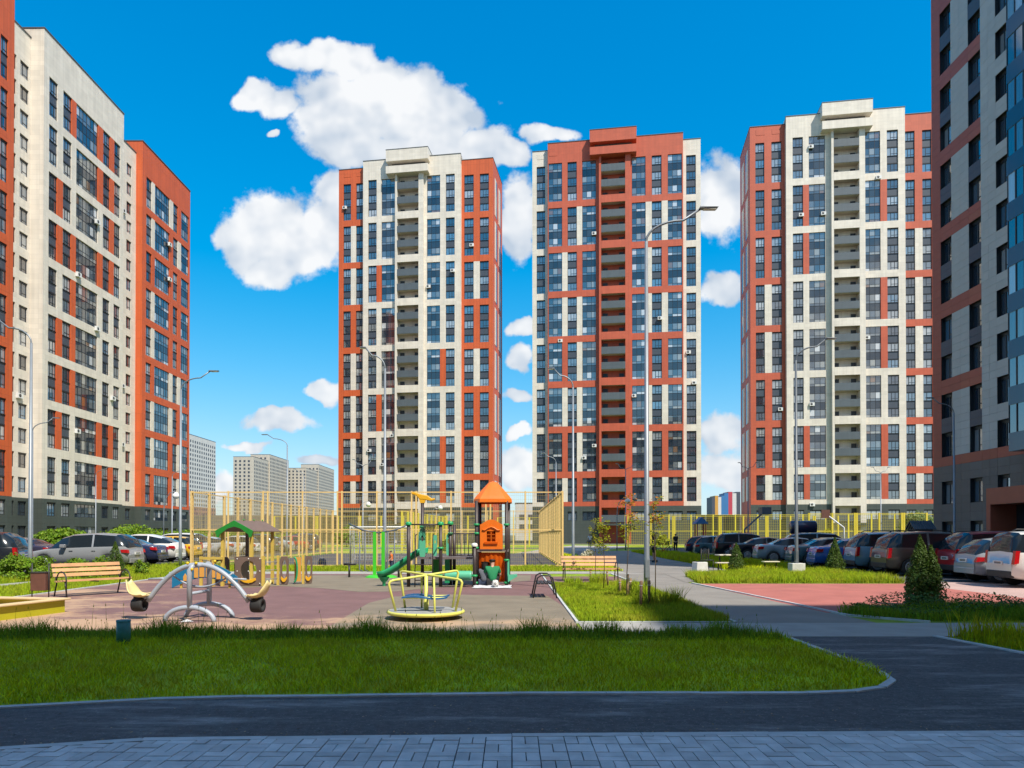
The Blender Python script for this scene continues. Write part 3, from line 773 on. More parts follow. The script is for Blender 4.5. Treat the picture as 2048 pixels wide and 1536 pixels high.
    bay.quad((p0, yc, 0), (p0, yc + 1.5, 0), (p0, yc + 1.5, ZT), (p0, yc, ZT), 1); bay.quad((p1, yc + 1.5, 0), (p1, yc, 0), (p1, yc, ZT), (p1, yc + 1.5, ZT), 1)
    bay.quad((p0, yc + 1.5, 0), (p1, yc + 1.5, 0), (p1, yc + 1.5, ZT), (p0, yc + 1.5, ZT), 1)
    bay.build('stair_bay', mats, root)
    fl = [m0 + P * i for m0, n in mods for i in range(n)] + [Z0 - P]
    first = {m0 for m0, n in mods}
    for f in fl:
        w = p1 - p0
        MB().box(p0 + .002, p1 - .002, yc + .07, yc + 1.48, f - .22, f).build('loggia_slab', 'concrete_soffit', root)
        if f in first:
            MB().box(p0 + .003, p1 - .003, yc - .012, yc + .12, f - .32, f + 1.12).build('parapet', [pal[1]], root)
        else:
            MB().box(p0 + .003, p1 - .003, yc - .01, yc + .06, f - .14, f + 1.18).build('parapet', 'parapet_grey', root)
        for x in (p0 + w * .06, p0 + w * .74):
            MB().box(0, w * .2, 0, .06, 0, 2.15).build('loggia_door', 'frame_dark', root, (x, yc + 1.42, f))
    # crown over the stair bay: slab, gap coloured dark as its shadow, box
    k0, k1 = c0 - 1.7, c1 + 1.1
    MB().box(k0, k1, yc - .7, ym + .5, ZT - .1, ZT + 1.35).build('canopy_slab', [pal[1]], root)
    MB().box(k0 + .9, k1 - .9, yc + .5, ym + .9, ZT + 1.35, ZT + 2.3).build('canopy_recess', 'roof_trim', root)
    MB().box(k0, k1, yc - .7, ym + 3.5, ZT + 2.3, ZT + 4.6).build('crown_box', [pal[1]], root)
    MB().box(k0 - .04, k1 + .04, yc - .75, ym + 3.5, ZT + 4.6, ZT + 4.7).build('crown_trim', 'roof_trim', root)
    MB().box(c0 - .6, c1 + .6, yc - 1.4, yc + .3, 3.4, 3.75).build('entrance_canopy', 'slate', root)
    # vent grilles near the roof
    for u in [c[0] for c in cols if c[1] <= ctr[0]][:2]:
        y = yw if u < uA else ym
        MB().box(u + .1, u + 1.7, y - .03, y + .01, ZT + 1.0, ZT + 2.0).build('vent_grille', [pal[0] if u < uA else pal[1]], root)
    for k in range(8):
        c = rs.choice([c for c in cols if c[2] == 'balcony'] * 3 + [c for c in cols if c[2] == 'window'])
        y = yw if (c[1] <= uA + .01 or c[0] >= uB - .01) else ym
        m0, n = rs.choice(mods); ac_unit(root, rs.choice((c[0] + .35, c[1] - .35)), y + .02, m0 + P * rs.randrange(n) + rs.choice((.25, -.35)))
    return root

def sc_cols(z0, k, items): return [((a - z0) / k, (b - z0) / k, t, 0) for a, b, t in items]
s1 = 1.042
c1 = [(a * s1, b * s1, t, 0) for a, b, t in [(.95, 2.5, 'window'), (3.55, 5.2, 'window'), (6.35, 8.05, 'window'), (9.05, 11.7, 'balcony'), (18.1, 20.7, 'balcony'), (21.8, 23.55, 'window'), (25.2, 27.05, 'window'), (28.25, 30.0, 'window')]]
tower('apartment_tower', 'left of the three far towers, cream middle between orange wings', (-35.5, 147.0, 0), R(-8.7), c1, (5.3 * s1, 24.7 * s1), (12.0 * s1, 17.6 * s1), 32.1, ('orange', 'cream'), 3, [1])
s2 = .99
c2 = [(a * s2, b * s2, t, 0) for a, b, t in [(.85, 2.55, 'window'), (3.3, 5.95, 'balcony'), (7.0, 8.8, 'window'), (9.85, 12.5, 'balcony'), (19.35, 21.95, 'balcony'), (23.1, 24.95, 'window'), (26.1, 28.75, 'balcony'), (29.6, 31.4, 'window')]]
tower('apartment_tower', 'central far tower, red-orange middle with cream edges and tallest crown', (3.97, 140.0, 0), R(-8.7), c2, (3.15 * s2, 28.95 * s2), (13.1 * s2, 19.1 * s2), 31.96, ('cream', 'redorange'), 8, [])
s3 = .958
c3 = [(a * s3, b * s3, t, 0) for a, b, t in [(1.0, 2.65, 'window'), (3.95, 5.8, 'window'), (7.6, 9.45, 'window'), (10.5, 13.4, 'balcony'), (20.3, 23.1, 'balcony'), (24.25, 26.2, 'window'), (27.6, 29.4, 'window'), (30.7, 32.3, 'window')]]
tower('apartment_tower', 'right of the three far towers, cream middle with orange wings, partly behind near block', (43.65, 131.5, 0), R(-8.7), c3, (6.4 * s3, 27.4 * s3), (14.3 * s3, 20.2 * s3), 33.5 * s3, ('redorange', 'cream'), 21, [-1])

# ---- the long block on the left (facade runs away from us)
lb = thing('apartment_block', (-58.0, 0, 0), R(90), 'long cream and orange apartment block receding along the left edge', 'building')
P = 2.9; Z0 = 6.0; NF = 18; ZT = Z0 + NF * P
LM = ['cream', 'orange', 'slate', 'roof_trim', 'spandrel']
def block_section(u0, u1, y, wm, ztop, cl, panels, modn=2, z0=Z0, pit=P):
    mods = [(z0 + pit * i, modn) for i in range(0, NF, modn)]
    ub = [u0, u1]; zb = [0, z0, ztop, .9, 2.7, 3.9, 5.6]
    for a, b, k in cl: ub += [a, b]
    for a, b, m, pr in panels: ub += [a, b]
    for m0, n in mods: zb += [m0 + .45, m0 + (n - 1) * pit + 2.25]
    pk = {(i, j): random.random() < p[3] for i, p in enumerate(panels) for j in range(len(mods))}
    def fn(u, z):
        if z < z0:
            for a, b, k in cl:
                if a < u < b and (.9 < z < 2.7 or 3.9 < z < 5.6): return None
            return 2
        for j, (m0, n) in enumerate(mods):
            if m0 + .45 < z < m0 + (n - 1) * pit + 2.25:
                for a, b, k in cl:
                    if a < u < b: return None
                for i, p in enumerate(panels):
                    if p[0] < u < p[1] and pk[i, j]: return p[2]
        return wm
    mb = MB(); wall_grid(mb, ub, zb, fn, y, .24)
    mb.quad((u0, y + .26, 0), (u1, y + .26, 0), (u1, y + .26, ztop), (u0, y + .26, ztop), 4)
    o = mb.build('wall', LM, lb)
    for a, b, k in cl:
        for m0, n in mods: strip(lb, a, b, [m0 + pit * i for i in range(n)], k, y, .24, 1.8 if n > 1 else 2.05, .45 if n < 2 else .45, pit)
        for zz, hh in ((.9, 1.8), (3.9, 1.7)): link('window' if k == 'window' else 'balcony_glazing', window_mesh(b - a, hh, 'window' if k == 'window' else 'balcony'), lb, (a, y + .15, zz))
    return o
yr, yc_, yo = 0.0, -1.6, -1.0     # recessed wall, cream block, orange blocks
# windows tops: strip() puts the upper window at pitch spacing, so each 2-floor strip ends 2.25 m above its upper floor
block_section(86.3, 104.1, yc_, 0, 62.7, [(87.3, 88.95, 'window'), (90.05, 91.8, 'window'), (92.8, 97.7, 'balcony'), (98.9, 100.6, 'window'), (101.65, 103.25, 'window')],
              [(88.95, 90.05, 1, .75), (91.8, 92.8, 1, .45), (97.7, 98.9, 1, .5), (100.6, 101.65, 1, .6)])
block_section(110.6, 127.0, yo, 1, 62.4, [(111.8, 113.5, 'window'), (114.5, 119.5, 'balcony'), (120.7, 122.4, 'window'), (123.6, 126.6, 'balcony')],
              [(113.5, 114.5, 0, .6), (119.5, 120.7, 0, .45), (122.4, 123.6, 0, .5)])
block_section(64.0, 82.0, yo, 1, 68.0, [(66, 67.5, 'window'), (69, 73, 'balcony'), (74.4, 75.9, 'window'), (77.2, 78.7, 'window'), (79.8, 81.0, 'window')], [(75.9, 77.2, 0, .5)])
def single_section(u0, u1, wins, ztop):
    ub = [u0, u1]; zb = [0, Z0, ztop, .9, 2.7, 3.9, 5.6]
    for a, b in wins: ub += [a, b]
    for i in range(NF): zb += [Z0 + P * i + .65, Z0 + P * i + 2.45]
    def fn(u, z):
        for a, b in wins:
            if a < u < b:
                if .9 < z < 2.7 or 3.9 < z < 5.6: return None
                if z > Z0:
                    q = (z - Z0) % P
                    if .65 < q < 2.45 and z < ZT: return None
        return 2 if z < Z0 else 0
    mb = MB(); wall_grid(mb, ub, zb, fn, yr, .24); mb.quad((u0, yr + .26, 0), (u1, yr + .26, 0), (u1, yr + .26, ztop), (u0, yr + .26, ztop), 4)
    mb.build('wall', LM, lb)
    for a, b in wins:
        for z in [.9, 3.9] + [Z0 + P * i + .65 for i in range(NF)]: link('window', window_mesh(b - a, 1.8 if z != 3.9 else 1.7, 'window'), lb, (a, yr + .15, z))
single_section(82.0, 86.3, [(82.6, 83.8), (84.45, 85.95)], 61.5)
single_section(104.1, 110.6, [(105.2, 106.6), (107.9, 109.3)], 60.5)
b = MB()
for u0, u1, y, zt in ((64, 82, yo, 68.0), (86.3, 104.1, yc_, 62.7), (110.6, 127.0, yo, 62.4)):
    m = 0 if y == yc_ else 1
    b.add([(u0, 12, Z0), (u0, y, Z0), (u0, y, zt), (u0, 12, zt)], [(0, 1, 2, 3)], m); b.add([(u1, y, Z0), (u1, 12, Z0), (u1, 12, zt), (u1, y, zt)], [(0, 1, 2, 3)], m)
    b.add([(u0, 12, 0), (u0, y, 0), (u0, y, Z0), (u0, 12, Z0)], [(0, 1, 2, 3)], 2); b.add([(u1, y, 0), (u1, 12, 0), (u1, 12, Z0), (u1, y, Z0)], [(0, 1, 2, 3)], 2)
    b.quad((u0, y + .36, zt), (u1, y + .36, zt), (u1, 14, zt), (u0, 14, zt), 3)
for u0, u1, zt in ((82, 86.3, 61.5), (104.1, 110.6, 60.5)): b.quad((u0, .36, zt), (u1, .36, zt), (u1, 14, zt), (u0, 14, zt), 3)
b.quad((127, 14, 0), (64, 14, 0), (64, 14, 60), (127, 14, 60), 0)
b.build('side_wall', LM, lb)
t_ = MB()
for u0, u1, y, zt in ((64, 82, yo, 68.0), (86.3, 104.1, yc_, 62.7), (110.6, 127.0, yo, 62.4), (82, 86.3, yr, 61.5), (104.1, 110.6, yr, 60.5)):
    t_.box(u0 - .05, u1 + .05, y - .08, y + .4, zt, zt + .15)
    t_.box(u0 - .06, u0 + .25, y + .4, 12, zt, zt + .13)
t_.build('roof_trim', 'roof_trim', lb)
for k in range(11):
    u, y = random.choice([(93.1, yc_), (97.4, yc_), (93.2, yc_), (97.3, yc_), (119.2, yo), (106.8, yr), (84.4, yr), (101.3, yc_)])
    ac_unit(lb, u, y + .02, Z0 + P * random.randrange(1, 16) + .05)

# ---- the near block on the right, in shade, its cladding panels told apart
RB = thing('apartment_block', (32.5, 55.5, 0), R(-90), 'dark shaded apartment block with maroon bands and grey panels at the right edge', 'building')
ZB = 6.75; NF2 = 19; ZR = ZB + NF2 * P; UE = 51.5
cw = [(1.1, 2.44, 2), (4.46, 5.8, 2), (7.35, 8.55, 1)]            # window columns: two with dark links and red bands, one single
k_ = 0; u_ = 14.6
while u_ < UE - 4: cw.append((u_, u_ + 1.5, 1)); u_ += 3.4
def rb_kind(u, z):
    """what the facade shows at (u, z): None for an opening, else cream / red / brown / dark link"""
    if z < ZB:
        for a, b, m in cw:
            if a < u < b and (.95 < z < 2.6 or 3.9 < z < 5.6): return None
        return 'panel_brown'
    q = (z - ZB - .55) % P; fl = int((z - ZB - .55) // P); 
    if z > ZR - .4: return 'panel_red' if u < 1.1 or 10 < u else 'panel_cream'
    for a, b, m in cw:
        if a < u < b:
            if z > ZB + .55 and .15 < q < 1.95: return None
            if m == 2 and fl >= 0 and fl % 2 == 0 and q >= 1.95: return 'spandrel'
            if m == 2 and fl % 2 == 1 and q <= .15: return 'spandrel'
    if u < 1.1: return 'panel_red'
    if u < 5.8:
        if fl < 0 or (fl % 2 == 1 and q >= 1.95) or (fl % 2 == 0 and q <= .15): return 'panel_red'
        if fl < 0: return 'panel_red'
    if u > 13: return 'panel_red' if (int(u / 3.4) % 3 == 0) else 'panel_cream'
    if z < ZB + .7: return 'panel_red'
    return 'panel_cream'
us = sorted({0, UE, 1.1, 2.44, 3.45, 4.46, 5.8, 6.58, 7.35, 8.55, 9.6, 10.6, 11.6, 12.6, 13.6, 14.6} | {round(x, 3) for a, b, m in cw for x in (a, b)})
us2 = []
for a, c in zip(us[:-1], us[1:]):
    n = max(1, round((c - a) / 1.15)); us2 += [a + (c - a) * i / n for i in range(n)]
us2.append(UE)
zs = {0, ZB, ZR + 2.5, .95, 2.6, 3.9, 5.6}
for i in range(NF2):
    f = ZB + .55 + P * i; zs |= {round(f + .15, 3), round(f + 1.95, 3)}
zs = sorted(zs); zs2 = []
for a, c in zip(zs[:-1], zs[1:]):
    n = max(1, round((c - a) / .6)); zs2 += [a + (c - a) * i / n for i in range(n)]
zs2.append(ZR + 2.5)
mb = MB(); wall_grid(mb, us, zs, lambda u, z: None if rb_kind(u, z) is None else 0, 0.03, .34)
mb.quad((0, .40, 0), (UE, .40, 0), (UE, .40, ZR + 2.5), (0, .40, ZR + 2.5), 0)
mb.quad((0, 16, 0), (0, .03, 0), (0, .03, ZR + 2.5), (0, 16, ZR + 2.5), 1); mb.quad((UE, .03, 0), (UE, 16, 0), (UE, 16, ZR + 2.5), (UE, .03, ZR + 2.5), 1)
mb.quad((UE, 16, 0), (0, 16, 0), (0, 16, ZR + 2.5), (UE, 16, ZR + 2.5), 1); mb.quad((0, .03, ZR + 2.5), (UE, .03, ZR + 2.5), (UE, 16, ZR + 2.5), (0, 16, ZR + 2.5), 0)
mb.build('backing_wall', ['frame_dark', 'redorange'], RB)
PM = {}; cells = []
for i in range(len(us2) - 1):
    for j in range(len(zs2) - 1):
        k = rb_kind((us2[i] + us2[i + 1]) / 2, (zs2[j] + zs2[j + 1]) / 2)
        if k: cells.append((us2[i], us2[i + 1], zs2[j], zs2[j + 1], k))
def panel_size(c):                                    # how large a panel shows from the courtyard
    y = 55.5 - (c[0] + c[1]) / 2
    vis = 45.6 < y and c[3] < 42
    return (-1 if vis else 1, abs(y) if vis else c[0] + c[2])
cells.sort(key=panel_size)
rest = MB(); rm = ['panel_cream', 'panel_red', 'panel_brown', 'spandrel']
for n_, (a, c, z0, z1, k) in enumerate(cells):
    if n_ < 300:
        key = (round(c - a, 3), round(z1 - z0, 3), k)
        if key not in PM: PM[key] = MB().box(.006, c - a - .006, 0, .03, .006, z1 - z0 - .006).mesh('cladding_panel', [k])
        link('cladding_panel', PM[key], RB, (a, random.uniform(-.004, .004) - .004, z0))
    else: rest.box(a + .006, c - .006, -.004, .028, z0 + .006, z1 - .006, rm.index(k))
tag(rest.build('cladding_panels', rm, RB), kind='stuff')
for a, c, m in cw:
    for z in [.95, 3.9] + [ZB + .55 + P * i + .15 for i in range(NF2)]:
        link('window', window_mesh(c - a, 1.65 if z == .95 else (1.7 if z == 3.9 else 1.8), 'window'), RB, (a, .27, z))
# glazed bay on the facade
for i in range(NF2):
    f = ZB + P * i + .1
    bb = MB(); bb.box(10.25, 13.9, -1.25, 0, f, f + 1.15, 0)
    bb.build('bay_spandrel', 'bay_blue', RB)
    g = MB(); n = 5
    for q in range(n + 1): x = 10.25 + 3.65 * q / n; g.box(max(x - .04, 10.25), min(x + .04, 13.9), -1.25, -1.19, f + 1.15, f + P, 0)
    for q in range(n): x = 10.25 + 3.65 * q / n; g.quad((x + .04, -1.21, f + 1.15), (x + 3.65 / n - .04, -1.21, f + 1.15), (x + 3.65 / n - .04, -1.21, f + P), (x + .04, -1.21, f + P), 1)
    g.box(10.25, 10.31, -1.19, 0, f + 1.15, f + 1.2, 0); g.box(10.25, 10.31, -1.19, -.0, f + P - .08, f + P - .01, 0); g.box(10.25, 10.31, -.66, -.58, f + 1.2, f + P - .08, 0)
    g.quad((10.28, 0, f + 1.15), (10.28, -1.19, f + 1.15), (10.28, -1.19, f + P), (10.28, 0, f + P), 1)
    g.build('bay_glazing', ['frame_dark', 'balcony_glass'], RB)
    lv = MB()
    for q in range(6): lv.box(8.75, 9.5, -.16, 0, f + .35 + q * .09, f + .39 + q * .09)
    lv.build('vent_louvre', 'frame_dark', RB)
pt = MB(); pt.box(8.9, 14.5, -1.8, 0, 3.55, 4.6, 0); pt.box(8.9, 9.3, -1.8, 0, 0, 3.55, 0); pt.box(14.1, 14.5, -1.8, 0, 0, 3.55, 0)
pt.build('entrance_portal', 'panel_red', RB); MB().box(9.3, 14.1, -.12, -.05, 0, 3.55).build('entrance_door', 'frame_dark', RB)

# ---- the block behind us whose shadow lies over the lawn
def plain_block(name, label, x0, x1, y0, y1, h, wallm, glassm='far_dark', rows=None, face='+y', loc=None, rz=0, wstep=3.0, pit=2.9, wz=1.6, ww=1.5, band=None):
    root = thing(name, loc or (0, 0, 0), rz, label, 'building')
    MB().box(x0, x1, y0, y1, 0, h).build('wall', wallm, root)
    if band: MB().box(x0 - .05, x1 + .05, y0 - .05, y1 + .05, 0, band[0]).build('lower_wall', band[1], root)
    wn = MB()
    for z in np.arange(3.2, h - 2.2, pit):
        for (a, c, fy, sg) in ((x0, x1, y0, -1), (x0, x1, y1, 1)):
            for u in np.arange(a + 1.2, c - 1.8, wstep): wn.box(u, u + ww, fy - .06, fy + .06, z, z + wz)
        for (a, c, fx) in ((y0, y1, x0), (y0, y1, x1)):
            for u in np.arange(a + 1.2, c - 1.8, wstep): wn.box(fx - .06, fx + .06, u, u + ww, z, z + wz)
    tag(wn.build('windows', glassm, root), kind='stuff')
    MB().box(x0 - .1, x1 + .1, y0 - .1, y1 + .1, h, h + .25).build('roof_trim', 'roof_trim', root)
    return root
plain_block('apartment_block', 'apartment block behind the viewpoint, throwing the shade over the lawn', -75, 23.6, -32, -16.1, 48, 'cream')
plain_block('apartment_block', 'projecting apartment wing behind the viewpoint to the right', 23.62, 46, -32, -11.8, 48, 'orange')

# ---- far estate on the left horizon
plain_block('distant_tower', 'white gridded high-rise farthest left on the horizon', 0, 24, 0, 58, 66, 'farwhite', loc=(-230, 442, 0), wstep=3.4, band=(20, 'farpink'))
plain_block('distant_tower', 'beige high-rise with stepped roof between left block and tower', 0, 16, 0, 34, 62.5, 'farcream', loc=(-217, 560, 0), wstep=3.4, band=(16, 'farpink'))
plain_block('distant_tower', 'taller rear part of the stepped beige high-rise', 0, 16, 0, 50, 68, 'farcream', loc=(-216, 594.2, 0), wstep=3.4)
plain_block('distant_tower', 'smaller beige high-rise right next to the left far tower', 0, 17, 0, 38, 62, 'farcream', loc=(-203, 650, 0), wstep=3.4)
plain_block('distant_tower', 'taller rear part of the beige high-rise next to left tower', 0, 17, 0, 60, 69, 'farcream', loc=(-202, 688.2, 0), wstep=3.4)
def stripes(px, Y, w, h, mats_, label):
    r = thing('distant_block', ((px - 1024) / 1440 * Y, Y, 0), 0, label, 'building'); n = len(mats_)
    for i, m in enumerate(mats_): MB().box(w * i / n + .02, w * (i + 1) / n, 0, 14, 0, h + (i % 2)).build('facade_strip', m, r)
    return r
stripes(1424, 520, 9, 29, ['far_dark', 'far_orange', 'farwhite', 'far_blue'], 'distant block striped blue, white and orange right of central tower')
stripes(1449, 540, 12, 33, ['far_blue', 'far_red', 'farwhite', 'far_dark'], 'distant block striped red, white and navy beside right tower')
plain_block('distant_house', 'low white and red building seen in the gap below central tower', 0, 14, 0, 10, 11, 'farwhite', loc=(1.0, 215, 0), wstep=2.6)
plain_block('distant_annex', 'low red annex left of the central tower foot', 0, 9, 0, 8, 9, 'orange', loc=(7.5, 190, 0), wstep=2.6)
nb_ = thing('noise_barrier', (-100, 175, 0), 0, 'long brown-grey barrier wall behind the courts', 'wall')
for i in range(15): MB().box(i * 5 + .05, i * 5 + 4.95, 0, .2, 0, 6.4).build('barrier_panel', 'barrier', nb_)
for i in range(16): MB().box(i * 5 - .12, i * 5 + .12, -.06, .26, 0, 6.6).build('post', 'far_dark', nb_)
nb_ = thing('noise_barrier', (41.8, 170, 0), 0, 'short brown-grey barrier wall between central and right towers', 'wall')
for i in range(4): MB().box(i * 4 + .05, i * 4 + 3.95, 0, .2, 0, 6.3).build('barrier_panel', 'barrier', nb_)
# ------------------------------------------------------------------ fences of the sports courts
def fence(label, p0, p1, h, step, pm, wm, zmid, wire=(0.10, 0.20), wr=0.003, double=0, group='sports court fences', pw=0.07):
    (x0, y0), (x1, y1) = p0, p1; L = math.hypot(x1 - x0, y1 - y0); a = math.atan2(y1 - y0, x1 - x0)
    root = thing('mesh_fence', (x0, y0, 0), a, label, 'fence', group)
    n = max(1, round(L / step)); s = L / n
    pme = MB().box(-pw / 2, pw / 2, -pw / 2, pw / 2, 0, h + .04).mesh('post', [pm])
    for i in range(n + 1):
        if double and i % double == 0 and 0 < i < n:
            for d in (-.11, .11): link('post', pme, root, (i * s + d, 0, 0))
        else: link('post', pme, root, (i * s, 0, 0))
    rme = MB().box(0, s, -.025, .025, -.025, .025).mesh('rail', [pm])
    for i in range(n):
        for z in (.12, zmid, h - .02): link('rail', rme, root, (i * s, 0, z))
    w = MB()
    for x in np.arange(wire[0], L, wire[0]): w.bar((x, 0, .12), (x, 0, h), wr * 2)
    for z in np.arange(.12 + wire[1], h, wire[1]): w.bar((0, 0.006, z), (L, 0.006, z), wr * 2)
    tag(w.build('wire_mesh', wm, root), kind='stuff')
    return root
X0, X1, Y0, Y1 = -15.6, 2.45, 35.0, 62.5
fence('pale yellow mesh fence along the near side of the sports court', (X0, Y0), (X1, Y0), 3.7, 1.75, 'fence_pale', 'wire_pale', 1.85, double=2)
fence('pale yellow mesh fence along the left side of the sports court', (X0, Y1), (X0, Y0 + .12), 3.7, 1.9, 'fence_pale', 'wire_pale', 1.85, pw=.12)
fence('pale yellow mesh fence along the right side of the sports court', (X1, Y0 + .12), (X1, Y1), 3.7, 1.9, 'fence_pale', 'wire_pale', 1.85, pw=.12)
fence('pale yellow mesh fence closing the far end of the sports court', (X0 + .1, Y1), (X1 - .1, Y1), 3.7, 2.2, 'fence_pale', 'wire_pale', 1.85)
fence('bright yellow fence behind the pale court, left of the slide tower', (-33, 100), (-3, 98), 4.2, 3.0, 'fence_yellow', 'wire_yellow', 2.0, (.22, .3), .006, double=2, pw=.16)
fence('bright yellow side fence receding behind the pale court', (-11.0, 72), (-9.0, 98), 4.0, 2.6, 'fence_yellow', 'wire_yellow', 2.0, (.22, .3), .006, pw=.2)
fence('bright yellow fence in front of the central tower entrance', (-2.0, 100), (6.8, 99), 4.0, 2.2, 'fence_yellow', 'wire_yellow', 2.0, (.22, .3), .006, pw=.16)
fence('bright yellow court fence behind the parked cars, near side', (15.0, 93), (41, 90.5), 4.0, 3.0, 'fence_yellow', 'wire_yellow', 2.1, (.22, .3), .006, double=2, pw=.17)
fence('bright yellow court fence behind the cars, taller right part', (33, 80), (45.5, 79), 4.0, 2.6, 'fence_yellow', 'wire_yellow', 2.0, (.22, .3), .006, double=2, pw=.18)
fence('bright yellow far fence of the second court, right', (17, 108), (62, 104), 4.6, 3.2, 'fence_yellow', 'wire_yellow', 2.2, (.3, .4), .010, pw=.16)

# ------------------------------------------------------------------ street lamps
def lamp(x, y, h, ang, arm=1.5, label='', dark=False, r=0.07, heads=1, lift=.55, block=False):
    root = thing('street_lamp', (x, y, 0), ang, label, 'street lamp', 'courtyard street lamps'); m = 'dark_pole' if dark else 'galvanised'
    MB().tube([(0, 0, 0), (0, 0, 1.0), (0, 0, 1.02), (0, 0, h - lift - .5)], [r * 1.15, r * 1.1, r, r * .6], 12).build('pole', m, root)
    for k in range(heads):
        sg = 1 if k == 0 else -1
        pts = [(0, 0, h - lift - .55)] + [(sg * arm * (1 - math.cos(t)) * .55, 0, h - lift - .5 + lift * 1.0 * math.sin(t)) for t in np.linspace(0, math.pi / 2, 8)] + [(sg * arm * .8, 0, h - lift * .5 + .07)]
        MB().tube(pts, r * .42, 8).build('arm', m, root)
        hd = MB(); z = h - lift * .5 + .08
        hd.prism([(sg * arm * .78, z - .01), (sg * arm * 1.06, z + .015), (sg * arm * 1.07, z + .035), (sg * arm * .80, z + .05)], -.09, .09)
        hd.build('lamp_head', m, root, bevel=.015)
        MB().box(min(sg * arm * .85, sg * arm * 1.04), max(sg * arm * .85, sg * arm * 1.04), -.07, .07, z - .022, z - .004).build('lamp_glass', 'lamp_glass', root)
    MB().box(-.05, .05, -r * 1.12, -r * .9, .5, .95).build('hatch', m, root)
    if block: MB().box(-.26, .26, -.24, .24, 0, .48).build('concrete_base', 'white_block', root, bevel=.02)
    return root
lamp(3.5, 18.7, 10.3, 0, 1.75, 'tall near lamp post with arm to the right, in front of central tower', r=.072)
lamp(-17.4, 26, 9.6, math.pi, 1.5, 'lamp post at left edge rising behind the round bush, arm to the left')
lamp(-32, 48, 9.6, 0, 1.7, 'farther lamp post just right of the left-edge one, arm right')
lamp(-15.8, 34.3, 9.6, 0, 1.7, 'lamp post beside the orange end of left block, arm right')
lamp(-17.5, 56, 9.6, math.pi, 1.9, 'lamp post against the beige distant high-rises, arm left')
lamp(-5.3, 30, 9.6, math.pi, 1.0, 'lamp post rising behind the green slide, short arm to the left')
lamp(2.87, 33.8, 9.6, math.pi, 1.1, 'lamp post left of central tower middle, small arm to the left')
lamp(11.3, 28.6, 9.6, 0, 1.5, 'dark lamp post on white concrete block among parked cars', True, block=True)  # shade on this pole is put in by the darker material
lamp(25.2, 41, 9.6, math.pi, 1.5, 'lamp post against the dark right block, arm left')
lamp(-48, 83, 9.6, 0, 1.7, 'small lamp post in front of left block balconies')
lamp(-34, 72, 8.5, 0, 1.5, 'small lamp post in front of the orange left block foot')
lamp(4.1, 67, 9.4, math.pi, 1.3, 'thin lamp post at left foot of central tower')
lamp(24.6, 75, 9.2, 0, 1.0, 'dark double-headed lamp left of the right tower', True, heads=2, lift=.3)
lamp(-14.5, 70, 9.0, 0, 1.0, 'thin double-headed lamp before the left tower loggias', heads=2, lift=.3)
lamp(12.0, 76, 9.2, 0, 1.0, 'thin double-headed lamp before central tower loggias', heads=2, lift=.3)
lamp(41, 80, 9.2, 0, 1.0, 'thin double-headed lamp before the right tower balconies', heads=2, lift=.3)
lamp(-24, 83, 9.4, math.pi, 1.2, 'thin lamp post before left tower orange wing')
# round globe lamps by the entrances
for i, (x, y, lb_) in enumerate([(-30.0, 62.0, 'globe lamp seen through left end of court fence'), (-17.0, 80.0, 'globe lamp in front of left tower foot'), (10.5, 72.0, 'globe lamp beside the central tower entrance'), (-10.0, 90.0, 'globe lamp before the right wing of left tower')]):
    g = thing('globe_lamp', (x, y, 0), 0, lb_, 'street lamp', 'globe lamps')
    MB().tube([(0, 0, 0), (0, 0, 3.6), (.1, 0, 4.6), (.5, 0, 5.2), (1.0, 0, 5.4)], [.05, .05, .04, .03, .025], 8).build('pole', 'galvanised', g)
    MB().lathe([(.02, .3), (.12, .26), (.28, .05), (.30, -.08), (.2, -.25), (.02, -.3)], (1.05, 0, 5.0), 14).build('globe', 'white_cap', g)

# ------------------------------------------------------------------ benches, bin, stump, sandbox
def arch_pts(x, y0, y1, z0, z1, n=9):
    return [(x, (y0 + y1) / 2 - (y1 - y0) / 2 * math.cos(t), z0 + (z1 - z0) * math.sin(t) ** .7) for t in np.linspace(0, math.pi, n)]
def park_bench(loc, rz, L, label, back=True, mid=True):
    """local x along the bench, front towards -y"""
    b = thing('park_bench', loc, rz, label, 'bench', 'wooden park benches')
    sm = MB().box(0, L, -.045, .045, -.018, .018).mesh('seat_slat', ['wood_slat'])
    for i in range(4):
        o = link('seat_slat', sm, b, (0, -.20 + i * .125, .44 - i * .012))
    if back:
        for i in range(3):
            o = link('back_slat', sm, b, (0, .30 + i * .045, .56 + i * .125)); o.rotation_euler = (R(72), 0, 0)
    for x in (.06, L - .06):
        f = MB(); f.tube([(x, -.30, 0), (x, -.24, .25), (x, -.20, .42), (x, .2, .41)], .019, 8)
        if back: f.tube([(x, .36, 0), (x, .22, .38), (x, .30, .55), (x, .42, .86)], .019, 8)
        else: f.tube([(x, .30, 0), (x, .24, .25), (x, .2, .42)], .019, 8)
        f.build('leg', 'black_iron', b)
        MB().tube([(x, -.27, .12)] + [(x, -.02 - .25 * math.cos(t), .42 + .24 * math.sin(t)) for t in np.linspace(.1, math.pi - .1, 9)] + [(x, .27, .5)], .017, 8).build('armrest', 'black_iron', b)
    if mid: MB().box(L / 2 - .02, L / 2 + .02, -.22, .22, .37, .40).build('brace', 'black_iron', b)
    return b
park_bench((-11.55, 18.35, 0), R(57), 1.75, 'slatted wooden bench on the left lawn edge beside the brown bin')
park_bench((1.75, 25.0, 0), R(3), 1.95, 'slatted wooden bench seen from behind near the centre lawn')
